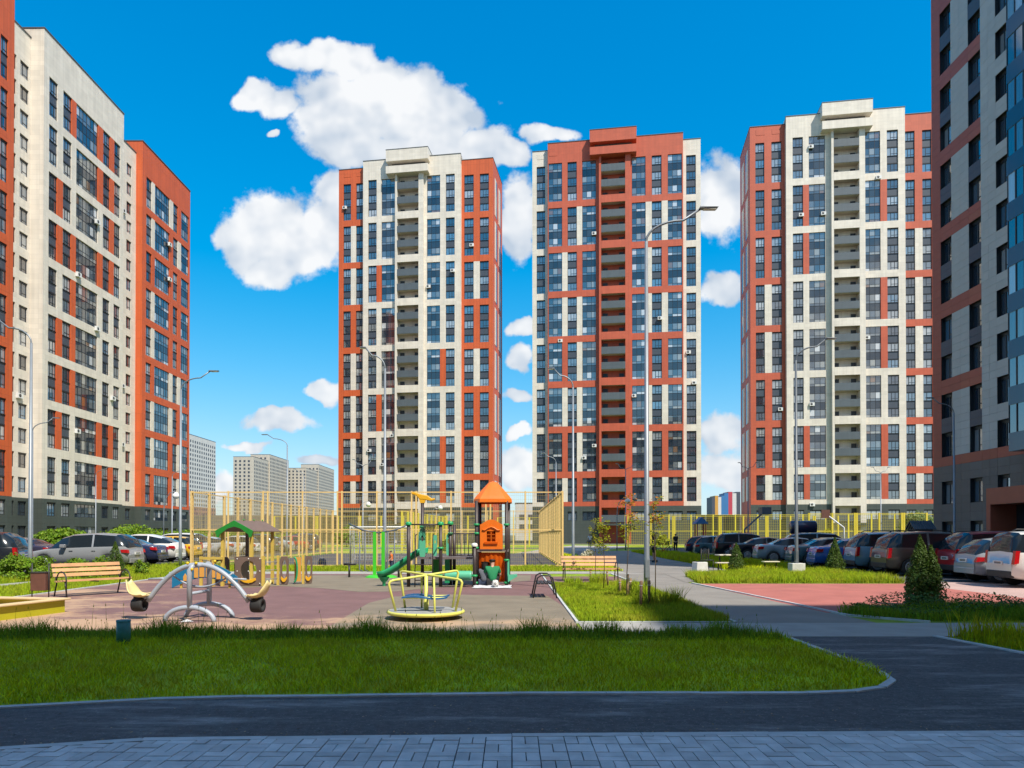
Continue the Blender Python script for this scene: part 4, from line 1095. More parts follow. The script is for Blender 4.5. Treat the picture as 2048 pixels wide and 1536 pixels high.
# short backless bench seen end-on
b = thing('park_bench', (.83, 18.1, 0), R(90), 'small black iron bench seen end-on at the playground edge', 'bench', 'wooden park benches')
for x in (0.0, 1.1):
    MB().tube([(x, -.30, 0), (x, -.24, .3), (x, -.19, .52), (x, -.10, .58), (x, .10, .58), (x, .19, .52), (x, .24, .3), (x, .30, 0)], .019, 8).build('leg', 'black_iron', b)
for i in range(4): MB().box(-.03, 1.13, -.18 + i * .1, -.10 + i * .1, .36, .39).build('seat_slat', 'black_iron', b)
bn = thing('litter_bin', (-11.75, 17.95, 0), R(10), 'rust-brown square litter bin beside the left wooden bench', 'bin')
MB().box(-.17, .17, -.14, .14, .22, .66).build('bin_body', 'rust_brown', bn, bevel=.012)
for x in (-.19, .19): MB().tube([(x, 0, 0), (x, 0, .9)], .015, 8).build('post', 'black_iron', bn)
MB().box(-.18, .18, -.15, .15, .655, .68).build('bin_rim', 'black_iron', bn)
st = thing('pipe_stub', (-5.66, 10.5, 0), 0, 'teal metal pipe stub standing in the tall foreground grass', 'pipe')
MB().tube([(0, 0, 0), (0, 0, .36)], .095, 20).build('pipe', 'pipe_teal', st); MB().lathe([(.0, .366), (.096, .364), (.10, .34)], (0, 0, 0), 20).build('pipe_cap', 'pipe_teal', st)
sb = thing('sandbox', (-10.45, 14.15, 0), R(-11), 'lime sandbox with cream rim boards at the left edge', 'sandbox')
for (x0, x1, y0, y1) in ((-1.1, 1.1, -.9, -.85), (-1.1, 1.1, .85, .9), (-1.1, -1.05, -.85, .85), (1.05, 1.1, -.85, .85)): MB().box(x0, x1, y0, y1, 0, .27).build('side_board', 'lime', sb)
for (x0, x1, y0, y1) in ((-1.18, 1.18, -.98, -.74), (-1.18, 1.18, .74, .98), (-1.18, -.94, -.74, .74), (.94, 1.18, -.74, .74)): MB().box(x0, x1, y0, y1, .27, .305).build('rim_board', 'cream_board', sb, bevel=.01)
MB().box(-1.04, 1.04, -.84, .84, .0, .16).build('sand', 'tan_sand', sb)

# ------------------------------------------------------------------ rocker (seesaw) with tyre-cushioned seats
ss = thing('seesaw', (-5.9, 13.55, 0), R(-4), 'grey tubular seesaw with cream bucket seats over black tyres', 'seesaw')
for y in (-.32, .42):
    MB().tube([(-.47 * math.cos(t), y, .27 * math.sin(t)) for t in np.linspace(0, math.pi, 15)], .045, 12).build('base_arch', 'seesaw_grey', ss)
    MB().tube([(0, y, .26), (0, y, .95), (.03, y * .9, 1.02), (.06, y * .6, 1.05)], .048, 12).build('post', 'seesaw_grey', ss)
MB().tube([(0, -.32, .52), (0, .42, .52)], .03, 10).build('cross_tube', 'seesaw_grey', ss)
MB().tube([(0.04, -.3, 1.03), (0.04, .4, 1.03)], .04, 10).build('axle', 'seesaw_grey', ss)
MB().tube([(x, 0, 1.04 - .72 * abs(x) ** 2.1) for x in np.linspace(-.98, .98, 27)], .046, 12).build('rocker_beam', 'seesaw_grey', ss)
MB().tube([(x, .1, .62 + .25 * (x / .6) ** 2) for x in np.linspace(-.62, .62, 15)], .017, 8).build('lower_brace', 'seesaw_grey', ss)
for s in (-1, 1):
    MB().tube([(s * .93, 0, .43), (s * 1.16, 0, .40)], .03, 10).build('seat_arm', 'seesaw_grey', ss)
    MB().tube([(s * .62, 0, .77), (s * .72, -.02, .78), (s * .95, -.04, .77)], .018, 8).build('handle', 'seesaw_grey', ss)
    st_ = MB(); pr = []; NS, NQ = 15, 11
    for i in range(NS):
        t = i / (NS - 1)                                            # front lip -> seat -> back
        cx = .96 + .30 * min(t / .62, 1) + .13 * max(0, t - .62) / .38; cz = .465 - .035 * math.sin(math.pi * min(t / .62, 1)) + .24 * (max(0, t - .55) / .45) ** 1.35
        hw = .155 + .03 * math.sin(math.pi * t) - .075 * max(0, t - .72) / .28 - .03 * max(0, .15 - t) / .15
        for j in range(NQ):
            q = -1 + 2 * j / (NQ - 1)
            pr.append((s * (cx - .05 * q * q * max(0, t - .5)), q * hw, cz + .055 * abs(q) ** 2.5 * (1 if t > .12 else .3)))
    st_.add(pr, [(i * NQ + j, i * NQ + j + 1, (i + 1) * NQ + j + 1, (i + 1) * NQ + j) for i in range(NS - 1) for j in range(NQ - 1)], 0, True)
    se = st_.build('seat', 'seat_cream', ss); so_ = se.modifiers.new('solid', 'SOLIDIFY'); so_.thickness = .022; so_.offset = 0
    MB().lathe([(.075, -.10), (.125, -.105), (.135, -.07), (.135, .07), (.125, .105), (.075, .10), (.075, -.10)], (s * 1.15, 0, .285), 22, 0, 'x').build('tyre', 'tyre', ss)
    MB().box(min(s * 1.08, s * 1.24), max(s * 1.08, s * 1.24), -.05, .05, .41, .445).build('seat_bracket', 'black_iron', ss)
for x, y, z in ((-.05, -.3, 1.08), (.1, -.28, 1.08), (.05, -.33, .97), (.12, .4, 1.09)): MB().lathe([(0, .03), (.022, .02), (.03, 0), (.022, -.02), (0, -.03)], (x, y, z), 10).build('bolt_cap', 'bolt_yellow', ss)

# ------------------------------------------------------------------ merry-go-round
mg = thing('merry_go_round', (-1.64, 13.75, 0), 0, 'yellow merry-go-round with crossing handrails and blue seats', 'carousel')
MB().lathe([(0, .10), (.70, .10), (.735, .12), (.74, .15), (.72, .168), (.70, .17)], (0, 0, 0), 48).build('rim', 'carousel_yellow', mg)
MB().lathe([(.705, .1695), (0, .1715)], (0, 0, 0), 48).build('platform', 'plate_grey', mg)
MB().lathe([(.09, 0), (.09, .10)], (0, 0, 0), 16).build('hub_base', 'black_iron', mg)
MB().lathe([(.05, .17), (.05, .36), (.035, .38), (.035, .82), (.0, .83)], (0, 0, 0), 16).build('centre_post', 'carousel_yellow', mg)
def urail(a, c, za=.80, zc=.80, out=1.22):
    a, c = Vector(a + (0,)), Vector(c + (0,)); A, C = a * out, c * out
    b1 = A.lerp(C, .06); b2 = A.lerp(C, .94)
    Q = lambda f: A.lerp(C, f); z = lambda f: za + (zc - za) * f
    return [(a.x, a.y, .17), (A.x * .97, A.y * .97, za - .16), (A.x, A.y, za - .05), (Q(.02).x, Q(.02).y, za - .01), (Q(.06).x, Q(.06).y, z(.06)), (Q(.94).x, Q(.94).y, z(.94)), (Q(.98).x, Q(.98).y, zc - .01), (C.x, C.y, zc - .05), (C.x * .97, C.y * .97, zc - .16), (c.x, c.y, .17)]
MB().tube(urail((-.54, -.24), (.47, .42), .74, .90), .023, 10).build('handrail', 'carousel_yellow', mg)
MB().tube(urail((-.46, .40), (.58, -.24), .89, .76), .023, 10).build('handrail', 'carousel_yellow', mg)
for x, y in ((-.14, .46), (.22, -.5)): MB().tube([(x, y, .17), (x * .9, y * .75, .5), (x * .75, y * .3, .79)], .02, 10).build('upright', 'carousel_yellow', mg)
for y, sx in ((-.22, -1), (.24, 1)):
    w_ = MB(); n = 13
    pr = [((-.42 + .84 * i / (n - 1)), y + dy, .44 + .02 * math.sin(i / (n - 1) * 2 * math.pi) - dz) for dz in (0, .025) for dy in (-.11, .11) for i in range(n)]
    fs = []
    for i in range(n - 1):
        fs += [(i, i + 1, n + i + 1, n + i), (2 * n + i, 3 * n + i, 3 * n + i + 1, 2 * n + i + 1), (i, 2 * n + i, 2 * n + i + 1, i + 1), (n + i, n + i + 1, 3 * n + i + 1, 3 * n + i)]
    w_.add(pr, fs, 0, False); w_.build('seat', 'seat_blue', mg)
    MB().tube([(-.40, y, .42), (.40, y, .42)], .016, 8).build('seat_rail', 'carousel_yellow', mg)

# ------------------------------------------------------------------ slide tower complex
sl_ = thing('slide_tower', (0, 22.0, 0), 0, 'brown-post play tower with orange pyramid roof and green slide', 'play tower')
PR = .055
def post(x, y, h, cap=None):
    MB().tube([(x, y, 0), (x, y, h)], PR, 14).build('post', 'post_brown', sl_)
    if cap: MB().lathe([(.09, h - .05), (.10, h), (.07, h + .05), (0, h + .06)], (x, y, 0), 14).build('post_cap', cap, sl_)
post(-3.16, 0, 1.95, 'clamp_green'); post(-2.86, 1.0, 2.62); post(-2.18, 0, 1.95, 'clamp_green'); post(-1.97, 1.0, 1.98, 'clamp_green'); post(-1.86, 1.2, 1.93)
for x in (-1.10, -.17): post(x, .35, 2.66); post(x + .06, 1.35, 2.66)
post(-1.14, -.1, 1.3, 'white_cap')
# roof: swept pyramid with a thick eave
rf = MB(); prs = [(.02, 3.30), (.14, 3.26), (.34, 3.04), (.52, 2.82), (.59, 2.72), (.60, 2.62), (.56, 2.60)]
vs = []
for r_, z in prs:
    for k in range(16):
        a = 2 * math.pi * (k + .5) / 16; q = max(abs(math.cos(a)), abs(math.sin(a))); c_ = .62 + .38 * (r_ / .6)
        vs.append((-.60 + r_ * math.cos(a) / q ** c_, .85 + r_ * math.sin(a) / q ** c_, z))
rf.add(vs, [(i * 16 + k, (i + 1) * 16 + k, (i + 1) * 16 + (k + 1) % 16, i * 16 + (k + 1) % 16) for i in range(len(prs) - 1) for k in range(16)], 0, False)
rf.f.append(tuple(range(16))); rf.m.append(0); rf.sm.append(False)
rf.build('roof', 'plastic_orange', sl_)
MB().box(-1.16, -.1, .3, 1.4, 1.08, 1.14).build('platform', 'deck', sl_)
# orange house panel with arched window: pieces around the opening
hp = MB(); px0, px1, pz0, pz1 = -.99, -.29, 1.16, 1.92; wx0, wx1, wz0, wz1 = -.78, -.51, 1.40, 1.72
hp.box(px0, wx0, .27, .33, pz0, pz1); hp.box(wx1, px1, .27, .33, pz0, pz1); hp.box(wx0, wx1, .27, .33, pz0, wz0); hp.box(wx0, wx1, .27, .33, wz1, pz1)
n = 12; hp.prism([(px0, pz1)] + [(px0 + (px1 - px0) * i / n, pz1 + .16 * math.sin(math.pi * i / n) ** 1.3) for i in range(1, n)] + [(px1, pz1)], .27, .33)
hp.box(-.655, -.635, .285, .315, wz0, wz1); hp.box(wx0, wx1, .285, .315, 1.50, 1.515); hp.box(wx0, wx1, .285, .315, 1.61, 1.625)
for sgn, xa in ((1, wx0), (-1, wx1)): hp.add([(xa, .275, wz1), (xa + sgn * .09, .275, wz1), (xa, .275, wz1 - .11)], [(0, 1, 2), (2, 1, 0)])
hpo = hp.build('house_panel', 'plastic_orange', sl_)
MB().tube([(-.92, .25, 1.76), (-.84, .25, 1.75), (-.74, .25, 1.82), (-.645, .25, 1.85), (-.55, .25, 1.82), (-.45, .25, 1.75), (-.37, .25, 1.76)], .022, 8).build('window_hood', 'plastic_orange', hpo)
MB().box(-.86, -.44, .22, .27, 1.33, 1.39).build('window_ledge', 'plastic_deep_orange', hpo)
hb = MB(); hb.prism([(-.95, 1.16), (-.30, 1.16), (-.30, 1.9), (-.62, 2.08), (-.95, 1.9)], 1.36, 1.41); hb.build('back_panel', 'plastic_deep_orange', sl_)
MB().box(-.20, -.15, .42, 1.3, 1.16, 1.95).build('side_panel', 'plastic_yellow', sl_)
# broad orange climbing wall curving down behind the posts
ow = MB(); pr = []
for i, t in enumerate(np.linspace(0, 1, 10)):
    for j, q in enumerate(np.linspace(-1, 1, 13)):
        pr.append((-.58 + q * .43, .50 - .1 * math.cos(q * 1.3) + .16 * t ** 2 + .012 * math.cos(j * math.pi), 1.06 - .92 * t))
ow.add(pr, [(i * 13 + j, i * 13 + j + 1, (i + 1) * 13 + j + 1, (i + 1) * 13 + j) for i in range(9) for j in range(12)], 0, False)
o_ = ow.build('climbing_wall', 'plastic_deep_orange', sl_); md = o_.modifiers.new('solid', 'SOLIDIFY'); md.thickness = .04
# bridge deck, ladder, railing
MB().box(-2.92, -1.1, .1, 1.1, .86, .92).build('bridge_deck', 'deck', sl_)
rl = MB()
for x in np.linspace(-1.80, -1.22, 6): rl.tube([(x, .12, .98), (x, .12, 1.64)], .012, 8)
rl.tube([(-1.95, .12, 1.64), (-1.15, .12, 1.64)], .016, 8); rl.tube([(-1.95, .12, 1.2), (-1.15, .12, 1.2)], .012, 8); rl.tube([(-1.86, .12, .97), (-1.15, .12, .97)], .014, 8)
rl.build('railing', 'post_brown', sl_)
ld = MB()
for x in (-2.95, -2.42): ld.tube([(x, -.12, 0), (x, -.05, .9), (x, 0, 1.45), (x, .05, 1.6), (x, .35, 1.62)], .017, 8)
for z in (.22, .46, .70): ld.tube([(-2.95, -.09, z), (-2.42, -.09, z)], .015, 8)
ld.build('ladder', 'post_brown', sl_)
MB().tube([(-3.16, 0, 1.92), (-2.18, 0, 1.92), (-1.97, 1.0, 1.93)], .022, 8).build('top_bar', 'post_brown', sl_)
for i in range(9): MB().tube([(-2.72 + i * .045, .0 + .0, 1.80) , ] + [(-2.72 + i * .045 + .03 * math.sin(t), .09 * math.sin(t), 1.80 + .1 * math.cos(t)) for t in np.linspace(0, 2 * math.pi, 13)], .008, 6).build('spinner_ring', 'black_iron', sl_)
# weather-bird on the tall post
MB().prism([(-2.93, 2.62), (-2.79, 2.62), (-2.75, 2.76), (-2.97, 2.76)], .94, 1.06).build('bird_neck', 'plastic_yellow', sl_)
bd = [(-3.22, 2.96), (-3.12, 2.985), (-3.0, 2.93), (-2.86, 2.89), (-2.70, 2.86), (-2.55, 2.76), (-2.46, 2.78), (-2.47, 2.71), (-2.60, 2.68), (-2.78, 2.72), (-2.95, 2.74), (-3.06, 2.86), (-3.20, 2.90)]
MB().prism(bd, .93, 1.07).build('bird', 'plastic_yellow', sl_, bevel=.02)
# slide chute: U-section swept down to the left
ch = MB(); path = [(-2.72, .9, 1.06), (-2.95, .82, 1.0), (-3.2, .72, .84), (-3.5, .6, .62), (-3.75, .5, .45), (-3.95, .42, .35), (-4.12, .36, .32)]
pr = []
for (x, y, z) in path:
    for q in np.linspace(-1, 1, 11): pr.append((x + .04 * q, y + .24 * q, z + .15 * abs(q) ** 4 - (.0 if abs(q) < .95 else .0)))
ch.add(pr, [(i * 11 + j, i * 11 + j + 1, (i + 1) * 11 + j + 1, (i + 1) * 11 + j) for i in range(len(path) - 1) for j in range(10)], 0, True)
o_ = ch.build('slide_chute', 'slide_green', sl_); md = o_.modifiers.new('solid', 'SOLIDIFY'); md.thickness = .05; md.offset = -1
MB().lathe([(.05, 0), (.05, .12), (.12, .2), (.17, .30)], (-3.98, .40, 0), 14).build('slide_foot', 'slide_green', sl_)
MB().lathe([(.03, 0), (.03, .1)], (-3.98, .40, 0), 10).build('slide_bolt', 'black_iron', sl_)
# green side panels, dark panel under the deck and the barrel
def hole_panel(name, x0, x1, z0, z1, cx, cz, rx, rz, y0, y1, m, par, top=None):
    """flat panel with an oval opening"""
    mb = MB(); n = 24; 
    def outer(t):
        c, s = math.cos(t), math.sin(t); k = max(abs(c), abs(s)); u, v = c / k, s / k
        return ((x0 + x1) / 2 + u * (x1 - x0) / 2, (z0 + z1) / 2 + v * (z1 - z0) / 2)
    ts = [2 * math.pi * (i + .5) / n for i in range(n)]
    for y, flip in ((y0, False), (y1, True)):
        vs = [(outer(t)[0], y, outer(t)[1]) for t in ts] + [(cx + rx * math.cos(t), y, cz + rz * math.sin(t)) for t in ts]
        fs = [(i, (i + 1) % n, n + (i + 1) % n, n + i) for i in range(n)]
        mb.add(vs, [f[::-1] if flip else f for f in fs] if False else fs)
    for rr in (lambda t: outer(t), lambda t: (cx + rx * math.cos(t), cz + rz * math.sin(t))):
        vs = [(rr(t)[0], y0, rr(t)[1]) for t in ts] + [(rr(t)[0], y1, rr(t)[1]) for t in ts]
        mb.add(vs, [(i, (i + 1) % n, n + (i + 1) % n, n + i) for i in range(n)])
    return mb.build(name, m, par)
hole_panel('green_panel', -2.84, -2.66, .93, 1.8, -2.75, 1.5, .035, .1, .1, .16, 'mint', sl_)
hole_panel('green_panel', -2.52, -2.40, .93, 1.6, -2.46, 1.38, .02, .06, .98, 1.04, 'mint', sl_)
MB().prism([(-3.0, 1.05), (-2.88, .95), (-2.86, 1.75), (-2.98, 1.68)], .95, 1.0).build('slide_cheek', 'pipe_teal', sl_)
hole_panel('green_panel', -2.10, -1.98, .95, 1.62, -2.04, 1.4, .025, .08, .98, 1.04, 'mint', sl_)
MB().box(-2.5, -2.22, .55, .6, .3, .84).build('under_panel', 'roof_green', sl_); MB().box(-2.1, -1.95, .5, .55, .1, .84).build('under_panel', 'slide_green', sl_)
br_ = MB(); br_.lathe([(.0, -.41), (.13, -.41), (.145, -.39)] + [(.145 + .006 * (i % 2), -.38 + i * .02) for i in range(39)] + [(.145, .39), (.13, .41), (0, .41)], (-1.64, -.05, .36), 20, 0, 'x'); br_.build('barrel', 'mint', sl_)
MB().tube([(-2.2, -.05, .36), (-1.1, -.05, .36)], .02, 8).build('barrel_axle', 'black_iron', sl_)
for x, y, z in ((-2.86, 1.0, 1.86), (-2.86, 1.0, 1.6), (-1.10, .35, 1.92), (-1.10, .35, 1.65), (-1.12, .35, 1.2), (-.17, .35, 1.92), (-.17, .35, .82), (-.17, .35, .12), (-1.12, .3, .12), (-1.14, -.1, .36), (-2.18, 0, 1.2), (-1.97, 1, 1.64), (-2.18, 0, .36)):
    MB().lathe([(PR, -.035), (.085, -.03), (.09, 0), (.085, .03), (PR, .035)], (x, y, z), 14).build('clamp', 'clamp_green', sl_)
MB().prism([(-.12, .15), (.16, .32), (.16, .38), (-.12, .36)], .2, .5).build('mint_step', 'mint', sl_); MB().box(-.14, -.08, .3, .42, .1, .8).build('mint_brace', 'mint', sl_)

# ------------------------------------------------------------------ wooden play locomotive
tr = thing('play_locomotive', (0, 22.3, 0), 0, 'brown and yellow play locomotive with green-edged gable roof', 'play house')
for x, y, h in ((-8.98, .05, 1.72), (-8.62, 1.15, 1.75), (-8.08, .05, 1.72), (-7.80, 1.15, 1.72)): MB().box(x - .045, x + .045, y - .045, y + .045, 0, h).build('post', 'play_yellow' if y < 1 or x > -8 else 'play_brown', tr)
hole_panel('front_panel', -8.57, -7.74, .03, .92, -8.15, .50, .25, .31, -.03, .03, 'play_brown', tr)
MB().box(-7.74, -7.66, -.05, .05, 0, .95).build('corner_post', 'play_yellow', tr)
hole_panel('side_panel', -9.6, -9.0, .03, .9, -9.3, .52, .2, .26, .6, .66, 'play_brown', tr)
MB().box(-8.62, -8.58, .05, 1.15, .03, .92).build('inner_panel', 'play_brown', tr)
MB().box(-9.66, -8.95, -.06, .0, .84, .92).build('top_rail', 'play_yellow', tr); MB().box(-9.66, -9.58, -.05, .03, 0, .93).build('corner_post', 'play_yellow', tr); MB().box(-9.28, -9.2, -.05, .03, 0, .93).build('corner_post', 'play_yellow', tr)
ym_ = [(-.24, 0), (-.12, -.07), (0, -.09), (.12, -.07), (.24, 0), (.22, .08), (.1, .03), (0, .015), (-.1, .03), (-.22, .08)]
MB().prism([(-8.15 + a, .20 + c) for a, c in ym_], -.07, -.03).build('smile_step', 'plastic_yellow', tr, bevel=.008)
# gable roof: ridge runs back to the right
for sg in (-1, 1):
    a = Vector((-8.55, -.12, 2.02)); e = Vector((-8.55 + sg * .56, -.12, 1.70)); bk = Vector((.42, 1.4, 0))
    up = Vector((0, 0, .03)); r_ = MB(); q = [a, e, e + bk, a + bk]
    r_.add([tuple(p) for p in q] + [tuple(p + up) for p in q], [(0, 1, 2, 3), (7, 6, 5, 4), (0, 4, 5, 1), (1, 5, 6, 2), (2, 6, 7, 3), (3, 7, 4, 0)]); r_.build('roof', 'play_brown', tr)
    MB().prism([(-8.55, 2.05), (-8.55 + sg * .58, 1.73), (-8.55 + sg * .54, 1.55), (-8.55 + sg * .47, 1.52), (-8.55 + sg * .44, 1.62), (-8.55 + sg * .2, 1.80), (-8.55, 1.86)], -.17, -.12).build('gable_board', 'roof_green', tr)
for t in (.3, .65, .95): MB().tube([(-8.55 + .42 * t, -.12 + 1.4 * t, 2.04), (-8.55 + .42 * t, -.12 + 1.4 * t, 2.10)], .02, 8).build('roof_knob', 'roof_green', tr)
for x0, x1, y in ((-7.36, -7.10, .55), (-6.72, -6.50, 1.1)):
    hole_panel('wagon_panel', x0, x1, .03, .92, (x0 + x1) / 2, .52, (x1 - x0) * .30, .30, y, y + .06, 'play_brown', tr)
    MB().prism([((x0 + x1) / 2 + a * .38, .20 + c) for a, c in ym_], y - .04, y).build('smile_step', 'plastic_yellow', tr)
    MB().box(x0 - .1, x0 - .03, y - .03, y + .05, 0, .95).build('corner_post', 'play_yellow', tr)
MB().tube([(-7.02 + .10 * math.sin(t), .9, .48 + .40 * math.cos(t)) for t in np.linspace(0, math.pi, 12)], .03, 8).build('green_arch', 'slide_green', tr)
MB().box(-7.04, -6.84, 1.0, 1.05, .1, .88).build('plank_panel', 'castle_orange', tr)
for z in (.75, .5, .22): MB().tube([(-7.66, .1, z), (-7.4, .6, z)], .012, 6).build('rung', 'galvanised', tr)
for x in (-8.5, -8.15, -7.8):
    for z in (.86, .48, .1): MB().lathe([(0, -.045), (.018, -.04), (.02, -.03)], (x, 0, z), 8, 0, 'y').build('bolt', 'white_cap', tr)
bp = thing('castle_panel', (0, 21.5, 0), 0, 'blue arched board with orange castle silhouettes behind the seesaw', 'play panel')
arc = [(-10.15 + 1.95 * i / 16, .35 + .42 * math.sin(math.pi * i / 16)) for i in range(17)] + [(-8.2 - 1.95 * i / 16, .02 + .30 * math.sin(math.pi * i / 16)) for i in range(17)]
MB().prism(arc, 0, .04).build('board', 'castle_blue', bp)
for x, w_, h in ((-9.75, .1, .22), (-9.6, .12, .3), (-9.42, .12, .42), (-9.25, .14, .5), (-9.08, .1, .4), (-8.93, .16, .46), (-8.75, .12, .32), (-8.58, .1, .3), (-8.42, .1, .2)):
    zb_ = .05 + .30 * math.sin(math.pi * (x + 10.15) / 1.95)
    MB().prism([(x - w_ / 2, zb_), (x + w_ / 2, zb_), (x + w_ / 2, zb_ + h * .6), (x, zb_ + h), (x - w_ / 2, zb_ + h * .6)], -.03, 0).build('castle_tower', 'castle_orange', bp)
for x in (-9.9, -8.45): MB().box(x - .03, x + .03, .04, .09, 0, .4).build('post', 'play_yellow', bp)

# ------------------------------------------------------------------ exercise machine, goal, court hoop, small play slide
ge = thing('exercise_machine', (-5.15, 27.0, 0), 0, 'green and black air-walker exercise machine left of the slide', 'gym machine')
for x in (0.0, .32): MB().box(x - .06, x + .06, -.03, .03, .05, 1.72).build('post', 'gym_green', ge)
MB().lathe([(0, .12), (.45, .1), (.62, .02), (.62, 0)], (.25, 0, 0), 20).build('base', 'gym_green', ge)
for s in (-1, 1): MB().tube([(.16, 0, 1.68), (.16 + s * .6, 0, 1.78), (.16 + s * 1.15, .1, 2.02)], .03, 8).build('handle_bar', 'gym_grey', ge)
for x in (-.55, -.35, .5, .75): MB().tube([(x, -.05, 1.72), (x, -.1, .3), (x + .12, -.1, .25)], .025, 8).build('swing_leg', 'gym_grey', ge)
for x in (-.95, .9): MB().tube([(x, 0, 0), (x, 0, .45), (x - .2, 0, .5), (x + .25, 0, .5)], .04, 8).build('pedal', 'black_iron', ge)
gl = thing('football_goal', (-8.15, 36.3, 0), 0, 'white football goal with net inside the court fence', 'goal')
MB().tube([(0, 0, 0), (0, 0, 2.0), (3.0, 0, 2.0), (3.0, 0, 0)], .05, 10).build('goal_frame', 'goal_white', gl)
MB().tube([(0, 0, 2.0), (0, .8, 1.9), (0, 1.1, 0), (3, 1.1, 0), (3, .8, 1.9), (3, 0, 2)], .025, 8).build('net_frame', 'goal_white', gl)
nt = MB()
for i in range(21): x = i * .15; nt.bar((x, .8, 1.9), (x, 1.1, 0), .012); nt.bar((x, 0, 2.0), (x, .8, 1.9), .012)
for i in range(13): t = i / 12; nt.bar((0, .8 + .3 * t, 1.9 - 1.9 * t), (3, .8 + .3 * t, 1.9 - 1.9 * t), .012)
for x in (0, 3):
    for i in range(8): nt.bar((x, i * .13, 2.0), (x, i * .15, 0), .012)
tag(nt.build('net', 'net', gl), kind='stuff')
hp_ = thing('basketball_hoop', (25.2, 78, 0), 0, 'dark leaning basketball hoop stand before the yellow fence', 'hoop')
MB().tube([(0, 0, 0), (0, 0, 2.2), (2.0, 0, 4.0)], .1, 8).build('stand', 'gym_grey', hp_); MB().box(1.7, 2.7, -.6, .6, 3.8, 4.6).build('backboard', 'gym_grey', hp_)
hp2 = thing('basketball_hoop', (35.5, 77, 0), R(180), 'white-armed basketball hoop before the right yellow fence', 'hoop')
MB().tube([(0, 0, 0), (0, 0, 2.4), (1.6, 0, 3.6)], .08, 8).build('stand', 'goal_white', hp2); MB().box(1.5, 2.4, -.05, .05, 3.4, 4.3).build('backboard', 'rust_brown', hp2)
ps = thing('play_slide', (21.6, 84, 0), 0, 'small yellow slide with blue roof inside the yellow fence', 'slide')
MB().box(0, 1.0, 0, 1.0, 1.3, 1.4).build('platform', 'deck', ps)
for x in (0, 1.0):
    for y in (0, 1.0): MB().box(x - .06, x + .06, y - .06, y + .06, 0, 3.0).build('post', 'far_red', ps)
MB().prism([(-.3, 2.9), (1.3, 2.9), (.5, 3.7)], -.3, 1.3).build('roof', 'far_blue', ps); MB().prism([(1.0, 1.4), (1.0, 1.25), (3.4, .2), (3.5, .35)], .2, .8).build('chute', 'plastic_yellow', ps)
kb = thing('bicycle', (11.8, 58.0, 0), R(8), 'orange bicycle parked by the far path', 'bicycle')
for x in (0, 1.05): MB().tube([(x + .33 * math.cos(t), 0, .34 + .33 * math.sin(t)) for t in np.linspace(0, 2 * math.pi, 19)], .025, 6).build('wheel', 'tyre', kb)
MB().tube([(0, 0, .34), (.4, 0, .32), (.3, 0, .85), (.85, 0, .8), (.4, 0, .32)], .03, 6).build('frame', 'plastic_orange', kb); MB().tube([(1.05, 0, .34), (.85, 0, .8), (.82, 0, 1.0), (.82, .25, 1.05), (.82, -.25, 1.05)], .025, 6).build('handlebar', 'black_iron', kb); MB().box(.18, .42, -.06, .06, .9, .95).build('saddle', 'black_iron', kb)
# shed by the dark block, picnic set on the grass, pole-banner
sh = thing('shed', (28.6, 51, 0), R(-4), 'small dark shed with corrugated gable roof beside right block', 'shed')
MB().box(0, 1.8, 0, 2.2, 0, 2.0).build('wall', 'shed_dark', sh); MB().box(.15, 1.0, -.04, 0, 0, 1.9).build('door', 'dark_pole', sh)
for sg in (0, 1):
    r_ = MB()
    for i in range(9): r_.bar((-.15 + i * .26, 1.1, 2.6), (-.15 + i * .26, -.3 if sg == 0 else 2.5, 2.0), .2, .06)
    r_.build('roof_sheet', 'shed_roof', sh)
sh.scale = (.66, .5, 1.0)
pc = thing('picnic_table', (9.0, 31.6, 0), R(5), 'pale-topped picnic table on thin black legs by the path', 'table')
MB().box(0, .85, -.3, .3, .70, .745).build('table_top', 'table_top', pc, bevel=.012)
for x in (.12, .72): MB().tube([(x, -.2, 0), (x, 0, .7), (x, .2, 0)], .02, 8).build('leg', 'black_iron', pc)
for i, (x, y) in enumerate(((8.5, 30.0), (10.9, 31.3))):
    s_ = thing('stool', (x, y, 0), R(4), ['pale-topped low bench left of the picnic table', 'pale-topped low bench behind the conical shrub'][i], 'bench', 'picnic benches')
    MB().box(0, .7, -.16, .16, .42, .46).build('seat', 'table_top', s_, bevel=.01)
    for q in (.1, .6): MB().tube([(q, -.13, 0), (q, 0, .42), (q, .13, 0)], .015, 8).build('leg', 'black_iron', s_)
cbk = thing('chair', (8.75, 32.6, 0), R(15), 'black metal chair beside the pale picnic table', 'chair')
MB().box(0, .45, 0, .45, .43, .47).build('seat', 'black_iron', cbk)
for x in (.03, .42):
    for y in (.03, .42): MB().tube([(x, y, 0), (x, y, .45 if y < .2 else .98)], .015, 8).build('leg', 'black_iron', cbk)
for i in range(5): MB().box(.05 + i * .08, .08 + i * .08, .41, .43, .5, .95).build('back_slat', 'black_iron', cbk)
wb = thing('concrete_block', (8.0, 31.2, 0), R(12), 'white concrete block beside the black chair', 'block')
MB().prism([(0, 0), (.55, 0), (.52, .42), (.03, .42)], 0, .5).build('block', 'white_block', wb, bevel=.02)
MB().box(.14, .40, .15, .34, .42, .44).build('lifting_plate', 'black_iron', wb)
